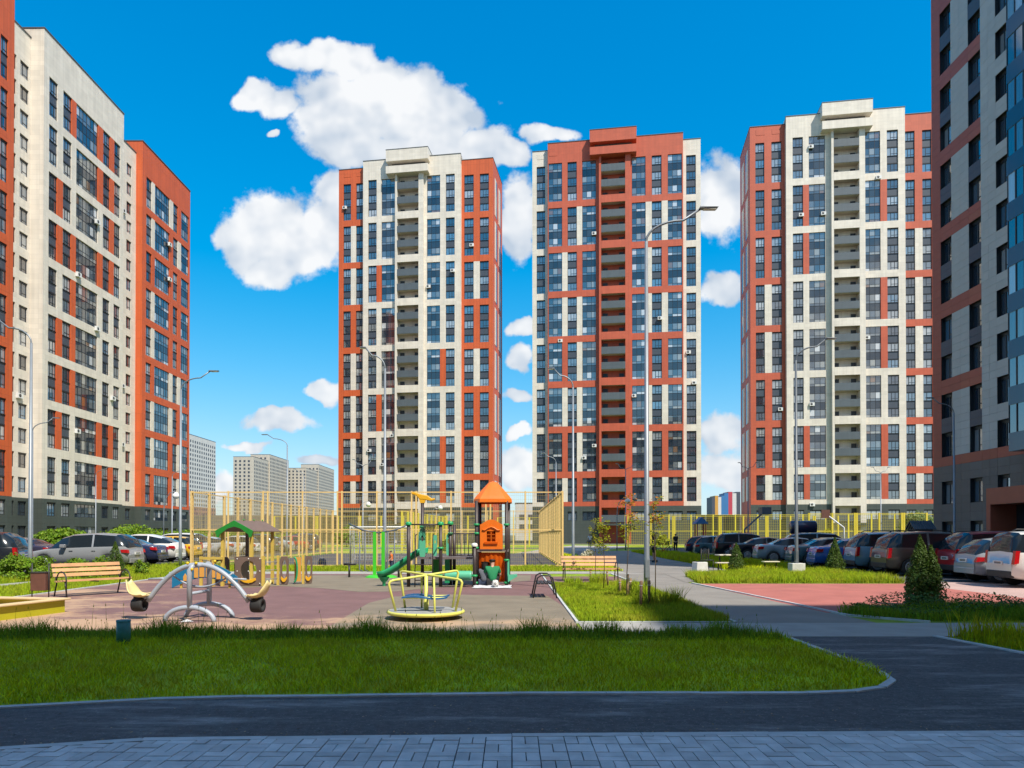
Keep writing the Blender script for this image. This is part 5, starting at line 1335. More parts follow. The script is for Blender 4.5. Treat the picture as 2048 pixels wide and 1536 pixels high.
# ------------------------------------------------------------------ vehicles
def car_body(t):
    """side stations for a body type: (x, belt height, roof height or None, half width)"""
    S = dict(
        sedan=dict(L=4.55, W=.88, H=1.44, wb=(.86, 3.52), st=[(0, .62, None), (.06, .86, None), (.18, 1.0, None), (.75, 1.04, None), (1.30, 1.0, 1.33), (1.75, .98, 1.42), (2.3, .96, 1.44), (2.75, .95, 1.38), (3.45, .93, None), (4.1, .84, None), (4.45, .70, None), (4.55, .52, None)]),
        suv=dict(L=4.6, W=.92, H=1.70, wb=(.86, 3.6), st=[(0, .70, None), (.05, 1.02, None), (.22, 1.10, 1.45), (.55, 1.10, 1.66), (1.4, 1.08, 1.71), (2.4, 1.06, 1.69), (2.85, 1.05, 1.58), (3.4, 1.03, None), (4.2, .95, None), (4.52, .78, None), (4.6, .55, None)]),
        hatch=dict(L=4.0, W=.86, H=1.50, wb=(.72, 3.22), st=[(0, .62, None), (.05, .92, None), (.25, 1.0, 1.22), (.55, 1.0, 1.42), (1.2, .98, 1.50), (2.0, .96, 1.49), (2.4, .95, 1.40), (3.0, .93, None), (3.65, .80, None), (3.93, .66, None), (4.0, .5, None)]),
        van=dict(L=4.45, W=.88, H=1.70, wb=(.80, 3.7), st=[(0, .70, None), (.04, 1.05, None), (.10, 1.06, 1.50), (.28, 1.06, 1.66), (1.4, 1.05, 1.71), (2.5, 1.02, 1.66), (2.9, 1.0, 1.52), (3.4, .98, None), (4.05, .88, None), (4.38, .72, None), (4.45, .5, None)]),
        minivan=dict(L=4.75, W=.90, H=1.66, wb=(.9, 3.75), st=[(0, .66, None), (.06, .98, None), (.20, 1.06, 1.35), (.60, 1.06, 1.60), (1.5, 1.04, 1.67), (2.5, 1.0, 1.62), (3.0, .98, 1.46), (3.6, .95, None), (4.3, .82, None), (4.65, .68, None), (4.75, .5, None)]),
        bigvan=dict(L=5.2, W=.98, H=2.5, wb=(1.0, 4.2), st=[(0, .8, None), (.05, 1.25, None), (.10, 1.25, 2.2), (.3, 1.25, 2.45), (2.0, 1.25, 2.52), (3.6, 1.22, 2.45), (4.0, 1.2, 2.2), (4.5, 1.15, None), (4.95, 1.0, None), (5.15, .75, None), (5.2, .5, None)]),
        coupe=dict(L=4.75, W=.93, H=1.62, wb=(.9, 3.75), st=[(0, .74, None), (.05, 1.02, None), (.18, 1.08, 1.14), (.80, 1.10, 1.42), (1.6, 1.06, 1.61), (2.4, 1.04, 1.62), (2.9, 1.02, 1.52), (3.6, 1.0, None), (4.3, .9, None), (4.65, .74, None), (4.75, .52, None)]))
    return S[t]
CARM = {}
def car_meshes(t):
    if t in CARM: return CARM[t]
    c = car_body(t); st = c['st']; L, Wd = c['L'], c['W']; wr = .34 if t != 'bigvan' else .36; ar = wr + .055
    xs = set(s[0] for s in st)
    for w in c['wb']: xs |= {w + ar * k for k in (-1, -.8, -.45, 0, .45, .8, 1)}
    gx = [s[0] for s in st if s[2]]
    for x in (gx[0] + (gx[-1] - gx[0]) * .5, ): xs |= {x - .04, x + .04}
    xs = sorted(x for x in xs if 0 <= x <= L)
    def itp(x, k):
        for a, b in zip(st[:-1], st[1:]):
            if a[0] <= x <= b[0]:
                va = a[k] if a[k] is not None else a[1] + .015; vb = b[k] if b[k] is not None else b[1] + .015
                f = (x - a[0]) / (b[0] - a[0]) if b[0] > a[0] else 0
                return va + (vb - va) * f
    secs = []; n = 9
    for x in xs:
        e = min(x, L - x); w = Wd * (1 - .16 * max(0, 1 - e / .55) ** 2); zb = .24 + .10 * max(0, 1 - e / .5) ** 2
        arch = 0
        for wx in c['wb']:
            if abs(x - wx) < ar + 1e-6: arch = max(arch, wr + math.sqrt(max(0, ar * ar - (x - wx) ** 2)))
        bz, rz_ = itp(x, 1), itp(x, 2); zl = max(zb, arch if arch > .3 else 0)
        zm = max((zb + bz) / 2 + .04, zl + .03); gh = rz_ - bz; wtop = w * (.80 if gh > .12 else .86 + .0)
        secs.append([(0, zb), (w * .78, zb if not arch else zb), (w * .97, zl + (.05 if not arch else 0)), (w * 1.0, zm), (w * .985, bz - .06), (w * .955, bz), (wtop + .02 * (gh < .12), bz + gh * .90), (wtop * .86, bz + gh * .985), (0, rz_ + (.025 if gh > .1 else .03))])
    V = []
    for x, s in zip(xs, secs):
        for y, z in s: V.append((x, y, z))
        for y, z in s: V.append((x, -y, z))
    body = MB(); glass = MB()
    body.v = list(V); glass.v = list(V)
    gmid = gx[0] + (gx[-1] - gx[0]) * .5
    for i in range(len(xs) - 1):
        x0, x1 = xs[i], xs[i + 1]; xm = (x0 + x1) / 2
        g0 = itp(x0, 2) - itp(x0, 1) > .1; g1 = itp(x1, 2) - itp(x1, 1) > .1
        slope = abs(itp(x1, 2) - itp(x0, 2)) / max(x1 - x0, 1e-3)
        for sd in (0, 1):
            for j in range(n - 1):
                a, b_ = i * 2 * n + sd * n + j, (i + 1) * 2 * n + sd * n + j
                f = (a, b_, b_ + 1, a + 1) if sd == 0 else (a, a + 1, b_ + 1, b_)
                isg = False
                if j == 5 and (g0 and g1) and not (abs(xm - gmid) < .05) and slope < .9: isg = True          # side windows
                if j in (6, 7) and (g0 or g1) and slope > .30 and not (g0 and g1 and slope < .38): isg = True  # windscreen, rear window
                if j == 5 and (g0 != g1): isg = slope > .3
                tgt = glass if isg else body
                tgt.f.append(f); tgt.m.append(0); tgt.sm.append(True)
    for i, fl in ((0, False), (len(xs) - 1, True)):
        r0 = [i * 2 * n + j for j in range(n)]; r1 = [i * 2 * n + n + j for j in range(n)]
        f = r0 + r1[::-1]; body.f.append(tuple(f[::-1] if not fl else f)); body.m.append(0); body.sm.append(False)
    wheel = MB(); wheel.lathe([(.0, -.10), (wr * .62, -.10), (wr * .9, -.105), (wr, -.08), (wr, .08), (wr * .9, .1), (0, .1)], (0, 0, 0), 22, 0, 'y')
    rim = MB(); rim.lathe([(0, -.118), (.05, -.118), (.07, -.106), (wr * .6, -.108), (wr * .64, -.112), (wr * .66, -.100)], (0, 0, 0), 22, 0, 'y')
    for k in range(5):
        a = 2 * math.pi * k / 5; rim.bar((0, -.113, 0), (wr * .6 * math.cos(a), -.113, wr * .6 * math.sin(a)), .06, .016)
    CARM[t] = (body, glass, wheel.mesh('wheel', ['tyre']), rim.mesh('rim', ['rim']), c, wr)
    return CARM[t]

def car(t, paint, loc, ang, label, group, z=0, rails=False):
    body, glass, wm, rmh, c, wr = car_meshes(t); L, Wd = c['L'], c['W']
    root = thing('parked_car' if t != 'bigvan' else 'parked_van', (loc[0], loc[1], z + .012), ang, label, 'car' if t != 'bigvan' else 'van', group)
    body.build('body', paint, root); glass.build('window_glass', 'car_glass', root)
    for wx in c['wb']:
        for sd in (-1, 1):
            w = link('wheel', wm, root, (wx, sd * (Wd - .10), wr)); w.rotation_euler = (0, 0, 0 if sd < 0 else math.pi)
            link('rim', rmh, w, (0, 0, 0))
    st = c['st']; zt = st[2][1] if t == 'sedan' else st[1][1]
    tz0, tz1 = (zt - .24, zt - .06) if t in ('sedan', 'coupe', 'minivan', 'hatch') else (zt - .36, zt + .06)
    for sd in (-1, 1):
        td = .34 if t in ('sedan', 'coupe', 'minivan', 'hatch') else .17
        MB().prism([(.0, tz0 + .02), (td - .04, tz0 + .05), (td, tz1), (.05, tz1)], sd * Wd * .80 if sd > 0 else -Wd * .99, sd * Wd * .99 if sd > 0 else -Wd * .80).build('taillight', 'tail_red', root)
        MB().prism([(L - .34, .66), (L - .03, .60), (L - .10, .74), (L - .42, .80)], .55 * sd if sd > 0 else -.80, .80 if sd > 0 else -.55).build('headlight', 'head_clear', root)
        MB().box(2.72 if t != 'bigvan' else 3.9, 2.94 if t != 'bigvan' else 4.05, min(sd * Wd, sd * (Wd + .2)), max(sd * Wd, sd * (Wd + .2)), 1.0, 1.16).build('mirror', paint, root, bevel=.03)
        for hx in (1.45, 2.45): MB().box(hx, hx + .16, min(sd * Wd * .985, sd * (Wd + .02)), max(sd * Wd * .985, sd * (Wd + .02)), .86, .90).build('door_handle', paint, root)
    MB().box(-.03, .10, -Wd * .80, Wd * .80, .30, .50).build('bumper', 'bumper_black' if t in ('suv', 'van') else paint, root, bevel=.03)
    zp = .74 if t not in ('sedan',) else .72
    pl = MB().box(-.045, -.01, -.26, .26, zp - .06, zp + .06, 0).build('number_plate', 'plate_white', root)
    ink = MB()
    for k in range(7): ink.box(-.048, -.046, -.20 + k * .055, -.165 + k * .055, zp - .032, zp + .032)
    ink.build('plate_characters', 'plate_ink', pl)
    if rails:
        for sd in (-1, 1): MB().tube([(.7, sd * Wd * .72, c['H'] - .0), (.85, sd * Wd * .74, c['H'] + .07), (2.3, sd * Wd * .74, c['H'] + .05), (2.5, sd * Wd * .72, c['H'] - .04)], .018, 6).build('roof_rail', 'black_iron', root)
    return root
gR, gL = 'cars parked along the right side', 'cars parked along the left side'
aR = R(-8)
car('van', 'paint_white', (15.0, 22.2), aR, 'white high-roofed estate car nearest at the right edge', gR, rails=True)
car('hatch', 'paint_lightgrey', (15.3, 24.4), aR, 'silver hatchback next to the white estate', gR)
car('suv', 'paint_red', (16.0, 26.6), aR, 'dark red car behind the big conical thuja', gR)
car('suv', 'paint_bronze', (14.6, 28.7), R(-6), 'dark brown boxy SUV left of the conical thuja', gR, rails=True)
car('suv', 'paint_steel', (14.7, 31.4), aR, 'steel-blue SUV beside the dark brown one', gR, rails=True)
car('sedan', 'paint_blue', (14.2, 34.2), aR, 'bright blue sedan right of the dark lamp post', gR)
car('sedan', 'paint_teal', (14.2, 37.0), aR, 'dark teal sedan left of the dark lamp post', gR)
car('sedan', 'paint_purple', (15.0, 39.2), aR, 'dark sedan half hidden between silver and teal sedans', gR)
car('sedan', 'paint_sky', (13.9, 41.2), aR, 'pale silver-blue sedan right of the small thuja', gR)
car('sedan', 'paint_black', (14.0, 46.0), aR, 'dark grey sedan behind the small thuja', gR)
car('suv', 'paint_black', (13.9, 49.6), aR, 'large black SUV left of the small thuja', gR)
car('hatch', 'paint_teal', (13.9, 55.0), aR, 'dark hatchback left of the black SUV', gR)
car('hatch', 'paint_navy', (14.1, 58.6), aR, 'navy hatchback at far left end of right row', gR)
car('suv', 'paint_white', (23.2, 33.0), R(172), 'white car facing us behind the red one', gR, rails=True)
car('bigvan', 'paint_white', (24.6, 33.6), R(-4), 'tall white van by the right block entrance', gR)
car('suv', 'paint_black', (21.5, 38.2), R(175), 'black SUV in second row beside the shed', gR)
car('suv', 'paint_teal', (18.9, 41.2), R(170), 'dark SUV in second row behind the blue sedan', gR)
aL = R(184)
car('suv', 'paint_black', (-20.0, 29.6), R(196), 'black SUV at the left edge', gL)
car('sedan', 'paint_purple', (-23.6, 37.6), R(180), 'dark violet sedan between black SUV and grey minivan', gL)
car('minivan', 'paint_grey', (-17.6, 33.8), R(183), 'grey minivan behind the left wooden bench', gL)
car('sedan', 'paint_navy', (-18.9, 39.0), aL, 'navy sedan right of the grey minivan', gL)
car('coupe', 'paint_white', (-19.6, 42.6), aL, 'white coupe SUV beside the navy sedan', gL)
car('hatch', 'paint_taxi', (-20.3, 46.6), aL, 'yellow taxi beyond the white coupe', gL)
car('suv', 'paint_white', (-21.6, 51.0), aL, 'white SUV behind the yellow taxi', gL)
car('sedan', 'paint_silver', (-20.8, 54.5), aL, 'silver sedan seen through the court fence', gL)
car('hatch', 'paint_white', (-20.6, 58.5), aL, 'white hatchback seen through the court fence', gL)
car('minivan', 'paint_black', (-20.4, 62.5), aL, 'dark minivan seen through the court fence', gL)
car('sedan', 'paint_lightgrey', (-20.2, 66.5), aL, 'light grey sedan far along the left row', gL)
car('hatch', 'paint_red', (-20.0, 70.5), aL, 'red hatchback far along the left row', gL)
car('suv', 'paint_navy', (-19.8, 74.5), aL, 'navy SUV at the far end of left row', gL)
tk = thing('water_tank', (17.2, 44.5, 1.62), R(-8), 'dark cylindrical tank raised above the parked sedans', 'tank')
MB().lathe([(0, 0), (.38, .0), (.42, .05), (.42, 1.45), (.38, 1.5), (0, 1.5)], (0, 0, .45), 20, 0, 'x').build('tank', 'paint_navy', tk, bevel=0)
for x in (.3, 1.2): MB().box(x - .05, x + .05, -.3, .3, -1.6, .08).build('cradle', 'black_iron', tk)
MB().box(-.2, 1.7, -.35, .35, -1.15, -1.05).build('trailer_bed', 'black_iron', tk)

# ------------------------------------------------------------------ people
def skin(name, verts, edges, radii, m, parent, sub=2, root=0):
    me = bpy.data.meshes.new(name); me.from_pydata(verts, edges, []); me.materials.append(MT[m])
    o = link(name, me, parent)
    sk = o.modifiers.new('skin', 'SKIN'); sk.use_smooth_shade = True
    ly = me.skin_vertices[0] if len(me.skin_vertices) else None
    if ly is None:
        me.attributes.new if False else None
        bpy.context.view_layer.objects.active = o
        bpy.ops.mesh.customdata_skin_add(); ly = me.skin_vertices[0]
    for i, r in enumerate(radii): ly.data[i].radius = (r, r) if not isinstance(r, tuple) else r
    ly.data[root].use_root = True
    ss_ = o.modifiers.new('sub', 'SUBSURF'); ss_.levels = sub; ss_.render_levels = sub
    return o

def person(loc, rz, label, J, shirt, trousers, shoes, hair_long=False, sleeve='short', shorts=False, sc=1.0):
    """J: joints in metres (x right, y forward, z up) pelvis, chest, neck, head, sh_l/r, el, wr, hip, kn, an, toe"""
    root = thing('person', loc, rz, label, 'person'); g = lambda k: J[k]
    ks = ['pelvis', 'chest', 'neck', 'head', 'crown', 'sl', 'el', 'wl', 'fl', 'sr', 'er', 'wr', 'fr', 'hl', 'kl', 'al', 'tl', 'hr', 'kr', 'ar', 'tr']
    ix = {k: i for i, k in enumerate(ks)}
    E = [('pelvis', 'chest'), ('chest', 'neck'), ('neck', 'head'), ('head', 'crown'), ('chest', 'sl'), ('sl', 'el'), ('el', 'wl'), ('wl', 'fl'), ('chest', 'sr'), ('sr', 'er'), ('er', 'wr'), ('wr', 'fr'),
         ('pelvis', 'hl'), ('hl', 'kl'), ('kl', 'al'), ('al', 'tl'), ('pelvis', 'hr'), ('hr', 'kr'), ('kr', 'ar'), ('ar', 'tr')]
    rad = dict(pelvis=.12, chest=.125, neck=.052, head=.092, crown=.075, sl=.055, el=.04, wl=.028, fl=.022, sr=.055, er=.04, wr=.028, fr=.022, hl=.085, kl=.055, al=.036, tl=.03, hr=.085, kr=.055, ar=.036, tr=.03)
    skin('body', [J[k] for k in ks], [(ix[a], ix[b]) for a, b in E], [rad[k] for k in ks], 'skin', root)
    def sub(name, keys, grow, m, cut=None):
        ii = {k: i for i, k in enumerate(keys)}; ed = [(ii[a], ii[b]) for a, b in E if a in ii and b in ii]
        P_ = [Vector(J[k]) for k in keys]
        if cut:
            for k, (a, b, f) in cut.items(): P_[ii[k]] = Vector(J[a]).lerp(Vector(J[b]), f)
        return skin(name, [tuple(p) for p in P_], ed, [rad[k] + grow for k in keys], m, root)
    if sleeve == 'short': sub('shirt', ['pelvis', 'chest', 'sl', 'el', 'sr', 'er'], .022, shirt, {'el': ('sl', 'el', .7), 'er': ('sr', 'er', .7)})
    else: sub('shirt', ['pelvis', 'chest', 'sl', 'el', 'wl', 'sr', 'er', 'wr'], .022, shirt)
    if shorts: sub('shorts', ['pelvis', 'hl', 'kl', 'hr', 'kr'], .026, trousers, {'kl': ('hl', 'kl', .8), 'kr': ('hr', 'kr', .8)})
    else: sub('trousers', ['pelvis', 'hl', 'kl', 'al', 'hr', 'kr', 'ar'], .02, trousers)
    for s in 'lr': skin('shoe', [J['a' + s], J['t' + s]], [(0, 1)], [.07, .06], shoes, root)
    h, c = Vector(J['head']), Vector(J['crown']); b = Vector((0, -.035, -.02))
    hv = [tuple(h + b), tuple(c + Vector((0, -.015, .01)))]; hr = [.128, .118]; he = [(0, 1)]
    if hair_long: hv += [tuple(h + Vector((0, -.08, -.14))), tuple(h + Vector((0, -.09, -.28)))]; hr += [.085, .065]; he += [(0, 2), (2, 3)]
    skin('hair', hv, he, hr, 'hair_dark', root)
    f = h + Vector((0, .088, 0)); MB().lathe([(0, .03), (.014, .01), (.016, -.012), (0, -.02)], (f.x, f.y + .012, f.z - .01), 8).build('nose', 'skin', root)
    for s in (-1, 1): MB().lathe([(0, .009), (.010, 0), (0, -.009)], (f.x + s * .034, f.y - .004, f.z + .022), 8).build('eye', 'hair_dark', root)
    root.scale = (sc, sc, sc)
    return root
def standing(lean=0.0, arms=0.1):
    return dict(pelvis=(0, 0, .94), chest=(0, .01 + lean, 1.28), neck=(0, .02 + lean, 1.47), head=(0, .04 + lean, 1.60), crown=(0, .03 + lean, 1.68), sl=(-.18, lean, 1.40), el=(-.22, .02 + arms * .4, 1.13), wl=(-.2, .12 + arms, .92), fl=(-.19, .16 + arms, .84),
                sr=(.18, lean, 1.40), er=(.22, .02 + arms * .4, 1.13), wr=(.2, .12 + arms, .92), fr=(.19, .16 + arms, .84), hl=(-.09, 0, .86), kl=(-.10, .03, .49), al=(-.10, -.01, .09), tl=(-.11, .14, .035), hr=(.09, 0, .86), kr=(.10, .01, .49), ar=(.10, -.05, .09), tr=(.11, .10, .035))
def sitting(w=1.0):
    return dict(pelvis=(0, 0, .14), chest=(0, .06, .46), neck=(0, .10, .64), head=(0, .15, .76), crown=(0, .15, .84), sl=(-.18, .06, .57), el=(-.25, .16, .34), wl=(-.14, .32, .26), fl=(-.08, .38, .25), sr=(.18, .06, .57), er=(.25, .16, .34), wr=(.14, .32, .26), fr=(.08, .38, .25),
                hl=(-.10, .03, .13), kl=(-.20, .36, .40), al=(-.14, .62, .09), tl=(-.14, .76, .04), hr=(.10, .03, .13), kr=(.20, .36, .40), ar=(.14, .62, .09), tr=(.14, .76, .04))
person((-.60, 22.15, .012), R(4), 'seated person in green shirt seen from behind under the play tower', sitting(), 'shirt_green', 'cloth_black', 'shoe_white')
person((-.86, 22.25, .012), R(-18), 'smaller seated person with long dark hair beside the green shirt', sitting(), 'cloth_grey', 'jeans', 'shoe_white', True, sc=.86)
person((8.2, 41.6, .02), R(75), 'person in black shorts and top walking with a scooter on the path', standing(.02, .14), 'cloth_black', 'cloth_black', 'shoe_blue', True, shorts=True, sc=.93)
person((15.0, 66.0, .02), R(10), 'person in black standing beyond the parked cars', standing(0, .05), 'cloth_black', 'cloth_black', 'cloth_black')
person((-5.0, 29.9, .02), R(120), 'small child in orange top near the exercise machine', standing(.05, .2), 'plastic_orange', 'jeans', 'shoe_white', sc=.55)
person((9.3, 86.0, .02), R(180), 'distant person in white walking to the central entrance', standing(0, .08), 'shoe_white', 'jeans', 'shoe_white')
sc_ = thing('kick_scooter', (7.80, 41.55, .02), R(165), 'thin kick scooter held by the person in black', 'scooter')
MB().tube([(0, 0, .12), (.05, 0, .5), (.07, 0, .95)], .016, 8).build('stem', 'black_iron', sc_); MB().tube([(.07, -.2, .95), (.07, .2, .95)], .014, 8).build('handlebar', 'black_iron', sc_); MB().box(-.5, 0, -.06, .06, .09, .12).build('deck', 'black_iron', sc_)
for x in (.02, -.52): MB().lathe([(0, -.015), (.08, -.015), (.08, .015), (0, .015)], (x, 0, .08), 14, 0, 'y').build('wheel', 'tyre', sc_)
bl = thing('blanket', (-.60, 21.75, .018), 0, 'white crumpled blanket on the ground under the play tower', 'blanket')
V_ = []; n = 16
for i in range(n + 1):
    for j in range(n + 1):
        x, y = (i / n - .5) * (1.1 + .1 * math.sin(j)), (j / n - .5) * (.75 + .12 * math.sin(i * 1.3)); V_.append((x + .03 * math.sin(9 * y), y, .012 + .032 * (math.sin(13 * x + 3 * math.sin(11 * y)) + 1) * (1 - abs(2 * j / n - 1))))
bm_ = MB(); bm_.add(V_, [(i * (n + 1) + j, (i + 1) * (n + 1) + j, (i + 1) * (n + 1) + j + 1, i * (n + 1) + j + 1) for i in range(n) for j in range(n)], 0, True); bm_.build('cloth', 'shoe_white', bl)
fb = thing('football', (-.50, 21.62, .15), 0, 'black and white football in front of the seated pair', 'ball')
MB().lathe([(0.11 * math.sin(t), -.11 * math.cos(t)) for t in np.linspace(.001, math.pi - .001, 13)], (0, 0, 0), 18).build('ball', 'white_cap', fb)
for d in [(0, -1, 0), (.8, -.5, .3), (-.8, -.5, .3), (0, -.4, .9), (.4, -.5, -.75), (-.4, -.5, -.75)]:
    v = Vector(d).normalized(); q = v.to_track_quat('Z', 'Y'); MB().add([tuple(q @ Vector((.038 * math.cos(2 * math.pi * k / 5), .038 * math.sin(2 * math.pi * k / 5), .107))) for k in range(5)], [(0, 1, 2, 3, 4)]).build('patch', 'black_iron', fb)
bg_ = thing('backpack', (-9.4, 35.6, 0), R(20), 'dark blue backpack on the court behind the fence', 'bag')
MB().prism([(-.2, 0), (.22, 0), (.2, .35), (.1, .48), (-.1, .48), (-.19, .3)], -.12, .12).build('bag_body', 'paint_navy', bg_, bevel=.03); MB().tube([(-.05, -.13, .45), (-.05, -.2, .3), (-.05, -.14, .12)], .015, 6).build('strap', 'black_iron', bg_)
lit = thing('paper_litter', (-5.95, 13.15, .016), 0, 'crumpled white paper lying under the seesaw', 'litter')
MB().add([(-.09, -.03, 0), (.1, -.04, .01), (.12, .05, 0), (-.06, .06, .015), (.01, .01, .05)], [(0, 1, 4), (1, 2, 4), (2, 3, 4), (3, 0, 4)]).build('paper', 'shoe_white', lit)
# ------------------------------------------------------------------ vegetation
def stuff(name, V, F, m, label=None):
    o = link(name, npmesh(name, V, F, m)); tag(o, kind='stuff'); return o
lawn1 = [(-12, 4.9)] + [(x, y + .06) for x, y in lawn_edge[1:]] + [(4.2, 11.45), (-12, 11.6)]
lawn1[-3] = (4.2, 11.2)
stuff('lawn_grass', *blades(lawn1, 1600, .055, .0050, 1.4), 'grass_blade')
rim = [(-12, 10.75), (4.15, 10.7), (4.15, 11.3), (2.5, 11.5), (-12, 11.6)]
stuff('rim_grass', *joinvf([blades(rim, 900, .11, .006, .6), blades([(-12, 11.1), (4.1, 11.1), (3.6, 11.45), (-12, 11.6)], 800, .15, .006, .7)] +
      [blades([(x - .22, 11.0), (x + .22, 11.0), (x + .18, 11.5), (x - .18, 11.5)], 900, .22, .006, .8, patch=False) for x in (-5.4, -3.55, -2.2, .35, 1.5, 2.6, 3.2, -7.4)]), 'grass_dark')
# flowering stalks standing out of the rim
S = []
for _ in range(150):
    x = random.uniform(-8.5, 4.0); y = random.uniform(11.0, 11.5); h = random.uniform(.3, .55) if random.random() < .25 else random.uniform(.18, .32); dx, dy = random.uniform(-.1, .1), random.uniform(-.1, .1)
    w_ = .0028; v = np.array([[x - w_, y, 0], [x + w_, y, 0], [x + dx * .5 + w_, y + dy * .5, h * .6], [x + dx * .5 - w_, y + dy * .5, h * .6], [x + dx, y + dy, h], [x + dx - .008, y + dy, h * .88], [x + dx + .008, y + dy, h * .9]])
    S.append((v, np.array([[0, 1, 2], [0, 2, 3], [3, 2, 4], [5, 6, 4]])))
stuff('grass_stalks', *joinvf(S), 'grass_dark')
stuff('centre_lawn_grass', *blades(rect(1.26, 4.0, 13.15, 23.1), 2300, .10, .006, .6), 'grass_wild')
stuff('centre_lawn_tufts', *joinvf([blades(rect(x - .25, x + .25, y - .25, y + .25), 1500, .30, .006, .7, patch=False) for x, y in ((2.75, 23.0), (3.0, 19.1), (3.2, 18.0), (3.5, 16.0), (2.9, 15.8), (1.9, 22.4))]), 'grass_wild')
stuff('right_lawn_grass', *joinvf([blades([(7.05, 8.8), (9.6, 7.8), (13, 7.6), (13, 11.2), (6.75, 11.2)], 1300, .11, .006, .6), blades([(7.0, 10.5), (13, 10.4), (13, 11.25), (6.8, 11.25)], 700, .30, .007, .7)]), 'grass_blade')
stuff('verge_grass', *blades([(6.1, 23.62), (12.9, 23.62), (13.1, 30.6), (9.0, 29.6), (6.6, 27.4)], 850, .20, .009, .9), 'grass_wild')
stuff('left_lawn_grass', *joinvf([blades([(-15.3, 13), (-12.5, 13), (-13.1, 29.3), (-15.3, 29.3)], 1000, .11, .008, .6), blades([(-17.9, 17), (-16.7, 17), (-16.6, 26), (-17.6, 34), (-17.9, 34)], 800, .15, .009, .6), blades([(-16.2, 30), (-13.2, 30), (-13.2, 34.8), (-17.8, 40), (-17.2, 34)], 500, .14, .010, .6)]), 'grass_wild')
stuff('court_verge_grass', *blades(rect(-13.4, 3.9, 31.4, 34.9), 420, .13, .011, .6), 'grass_wild')
far_l = [gp(*p) for p in [(1262, 1104), (1330, 1118), (1400, 1131), (1470, 1143)]] + [(13.2, 31.5), (13.2, 62)]
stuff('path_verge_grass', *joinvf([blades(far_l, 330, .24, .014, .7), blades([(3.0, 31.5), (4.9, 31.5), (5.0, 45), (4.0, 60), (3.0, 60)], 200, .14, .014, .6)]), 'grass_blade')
bed = [(7.7, 13.15), (24, 13.15), (24, 15.4), (12.9, 15.55), (7.7, 15.4), (6.55, 14.6), (6.75, 13.9)]
stuff('bed_grass', *blades(bed, 900, .17, .007, .7), 'grass_dark')

def cover(poly, n, h, size):
    p = np.array(poly); lo, hi = p.min(0), p.max(0); q = lo + rng.random((n * 3, 2)) * (hi - lo); q = q[inpoly(q, poly)][:n]
    bump = (.5 + .5 * np.sin(q[:, 0] * 2.3 + np.sin(q[:, 1] * 3) * 1.5)) * (.55 + .45 * np.sin(q[:, 1] * 2.1 + q[:, 0]))
    z = h * (.25 + .75 * np.abs(bump)) * rng.random(len(q)) ** .5 + .04
    C = np.c_[q, z]; return leaves(C, size, np.tile([0, -.25, 1.0], (len(q), 1)), .7)
stuff('ground_cover', *cover([(7.6, 13.7), (24, 13.9), (24, 15.5), (12.9, 15.6), (7.7, 15.4), (6.7, 14.7)], 15000, .42, .034), 'leaf_cover')

def bush(name, loc, r, n, size, label, m='leaf_bush', cat='shrub', group=None, clumps=26, flat=.85):
    root = thing(name, loc, 0, label, cat, group); rx, ry, rz = r
    cc = rng.normal(size=(clumps, 3)); cc /= np.linalg.norm(cc, axis=1)[:, None]; cc[:, 2] = np.abs(cc[:, 2]) * flat; rad = .55 + .35 * rng.random(clumps)
    cc *= rad[:, None]; k = rng.integers(0, clumps, n); d = rng.normal(size=(n, 3)); d /= np.linalg.norm(d, axis=1)[:, None]
    d[:, 2] = np.abs(d[:, 2]) * .9 - .15
    P_ = cc[k] + d * (.30 * (.55 + .6 * rng.random((n, 1))))
    N = P_ + d * .5; C = P_ * [rx, ry, rz]; C[:, 2] = np.maximum(C[:, 2] + rz * .12, .03)
    N /= np.linalg.norm(N, axis=1)[:, None]
    link('foliage', npmesh('foliage', *leaves(C, size, N, .8), m), root)
    s_ = MB()
    for i in range(min(9, clumps)): c_ = cc[i] * [rx * .8, ry * .8, rz * .8]; s_.tube([(c_[0] * .1, c_[1] * .1, 0), (c_[0] * .5, c_[1] * .5, abs(c_[2]) * .6 + .05), (c_[0], c_[1], abs(c_[2]) + .1)], [.02, .014, .006], 5)
    s_.build('stem', 'bark', root)
    return root
bush('round_shrub', (-17.2, 25.2, 0), (1.15, .9, 1.0), 3600, .055, 'leafy round shrub before the black SUV', group='shrubs on the left lawn')
bush('round_shrub', (-15.2, 25.8, 0), (.95, .8, .95), 3000, .05, 'leafy round shrub between the two left cars', group='shrubs on the left lawn')
bush('round_shrub', (-14.2, 27.6, 0), (.3, .3, .75), 500, .045, 'small sparse shrub right of the left thuja', group='shrubs on the left lawn')
bush('round_shrub', (-14.6, 24.8, 0), (.35, .3, .45), 500, .045, 'little shrub left of the left thuja', group='shrubs on the left lawn')
def hedge(loc, r, n, label): return bush('tall_hedge', loc, r, n, .16, label, clumps=60, cat='hedge', group='hedges along the left block')
hedge((-41.5, 66, 0), (3.6, 2.5, 2.1), 6500, 'tall hedge in front of left block, near clump')
hedge((-43.5, 84, 0), (5.0, 5.0, 2.7), 7000, 'tall hedge along the cream part of left block')
hedge((-37.5, 84, 0), (5.0, 4.0, 2.5), 6000, 'tall hedge along the orange end of left block')
hedge((-30.5, 84, 0), (6.0, 3.0, 2.2), 6000, 'low hedge beyond the cars behind court fence')
bush('willow_bush', (52.5, 92, 0), (3.4, 3.0, 4.6), 6000, .16, 'pale green leafy tree beside the right tower foot', 'leaf_pale', 'tree', clumps=50)
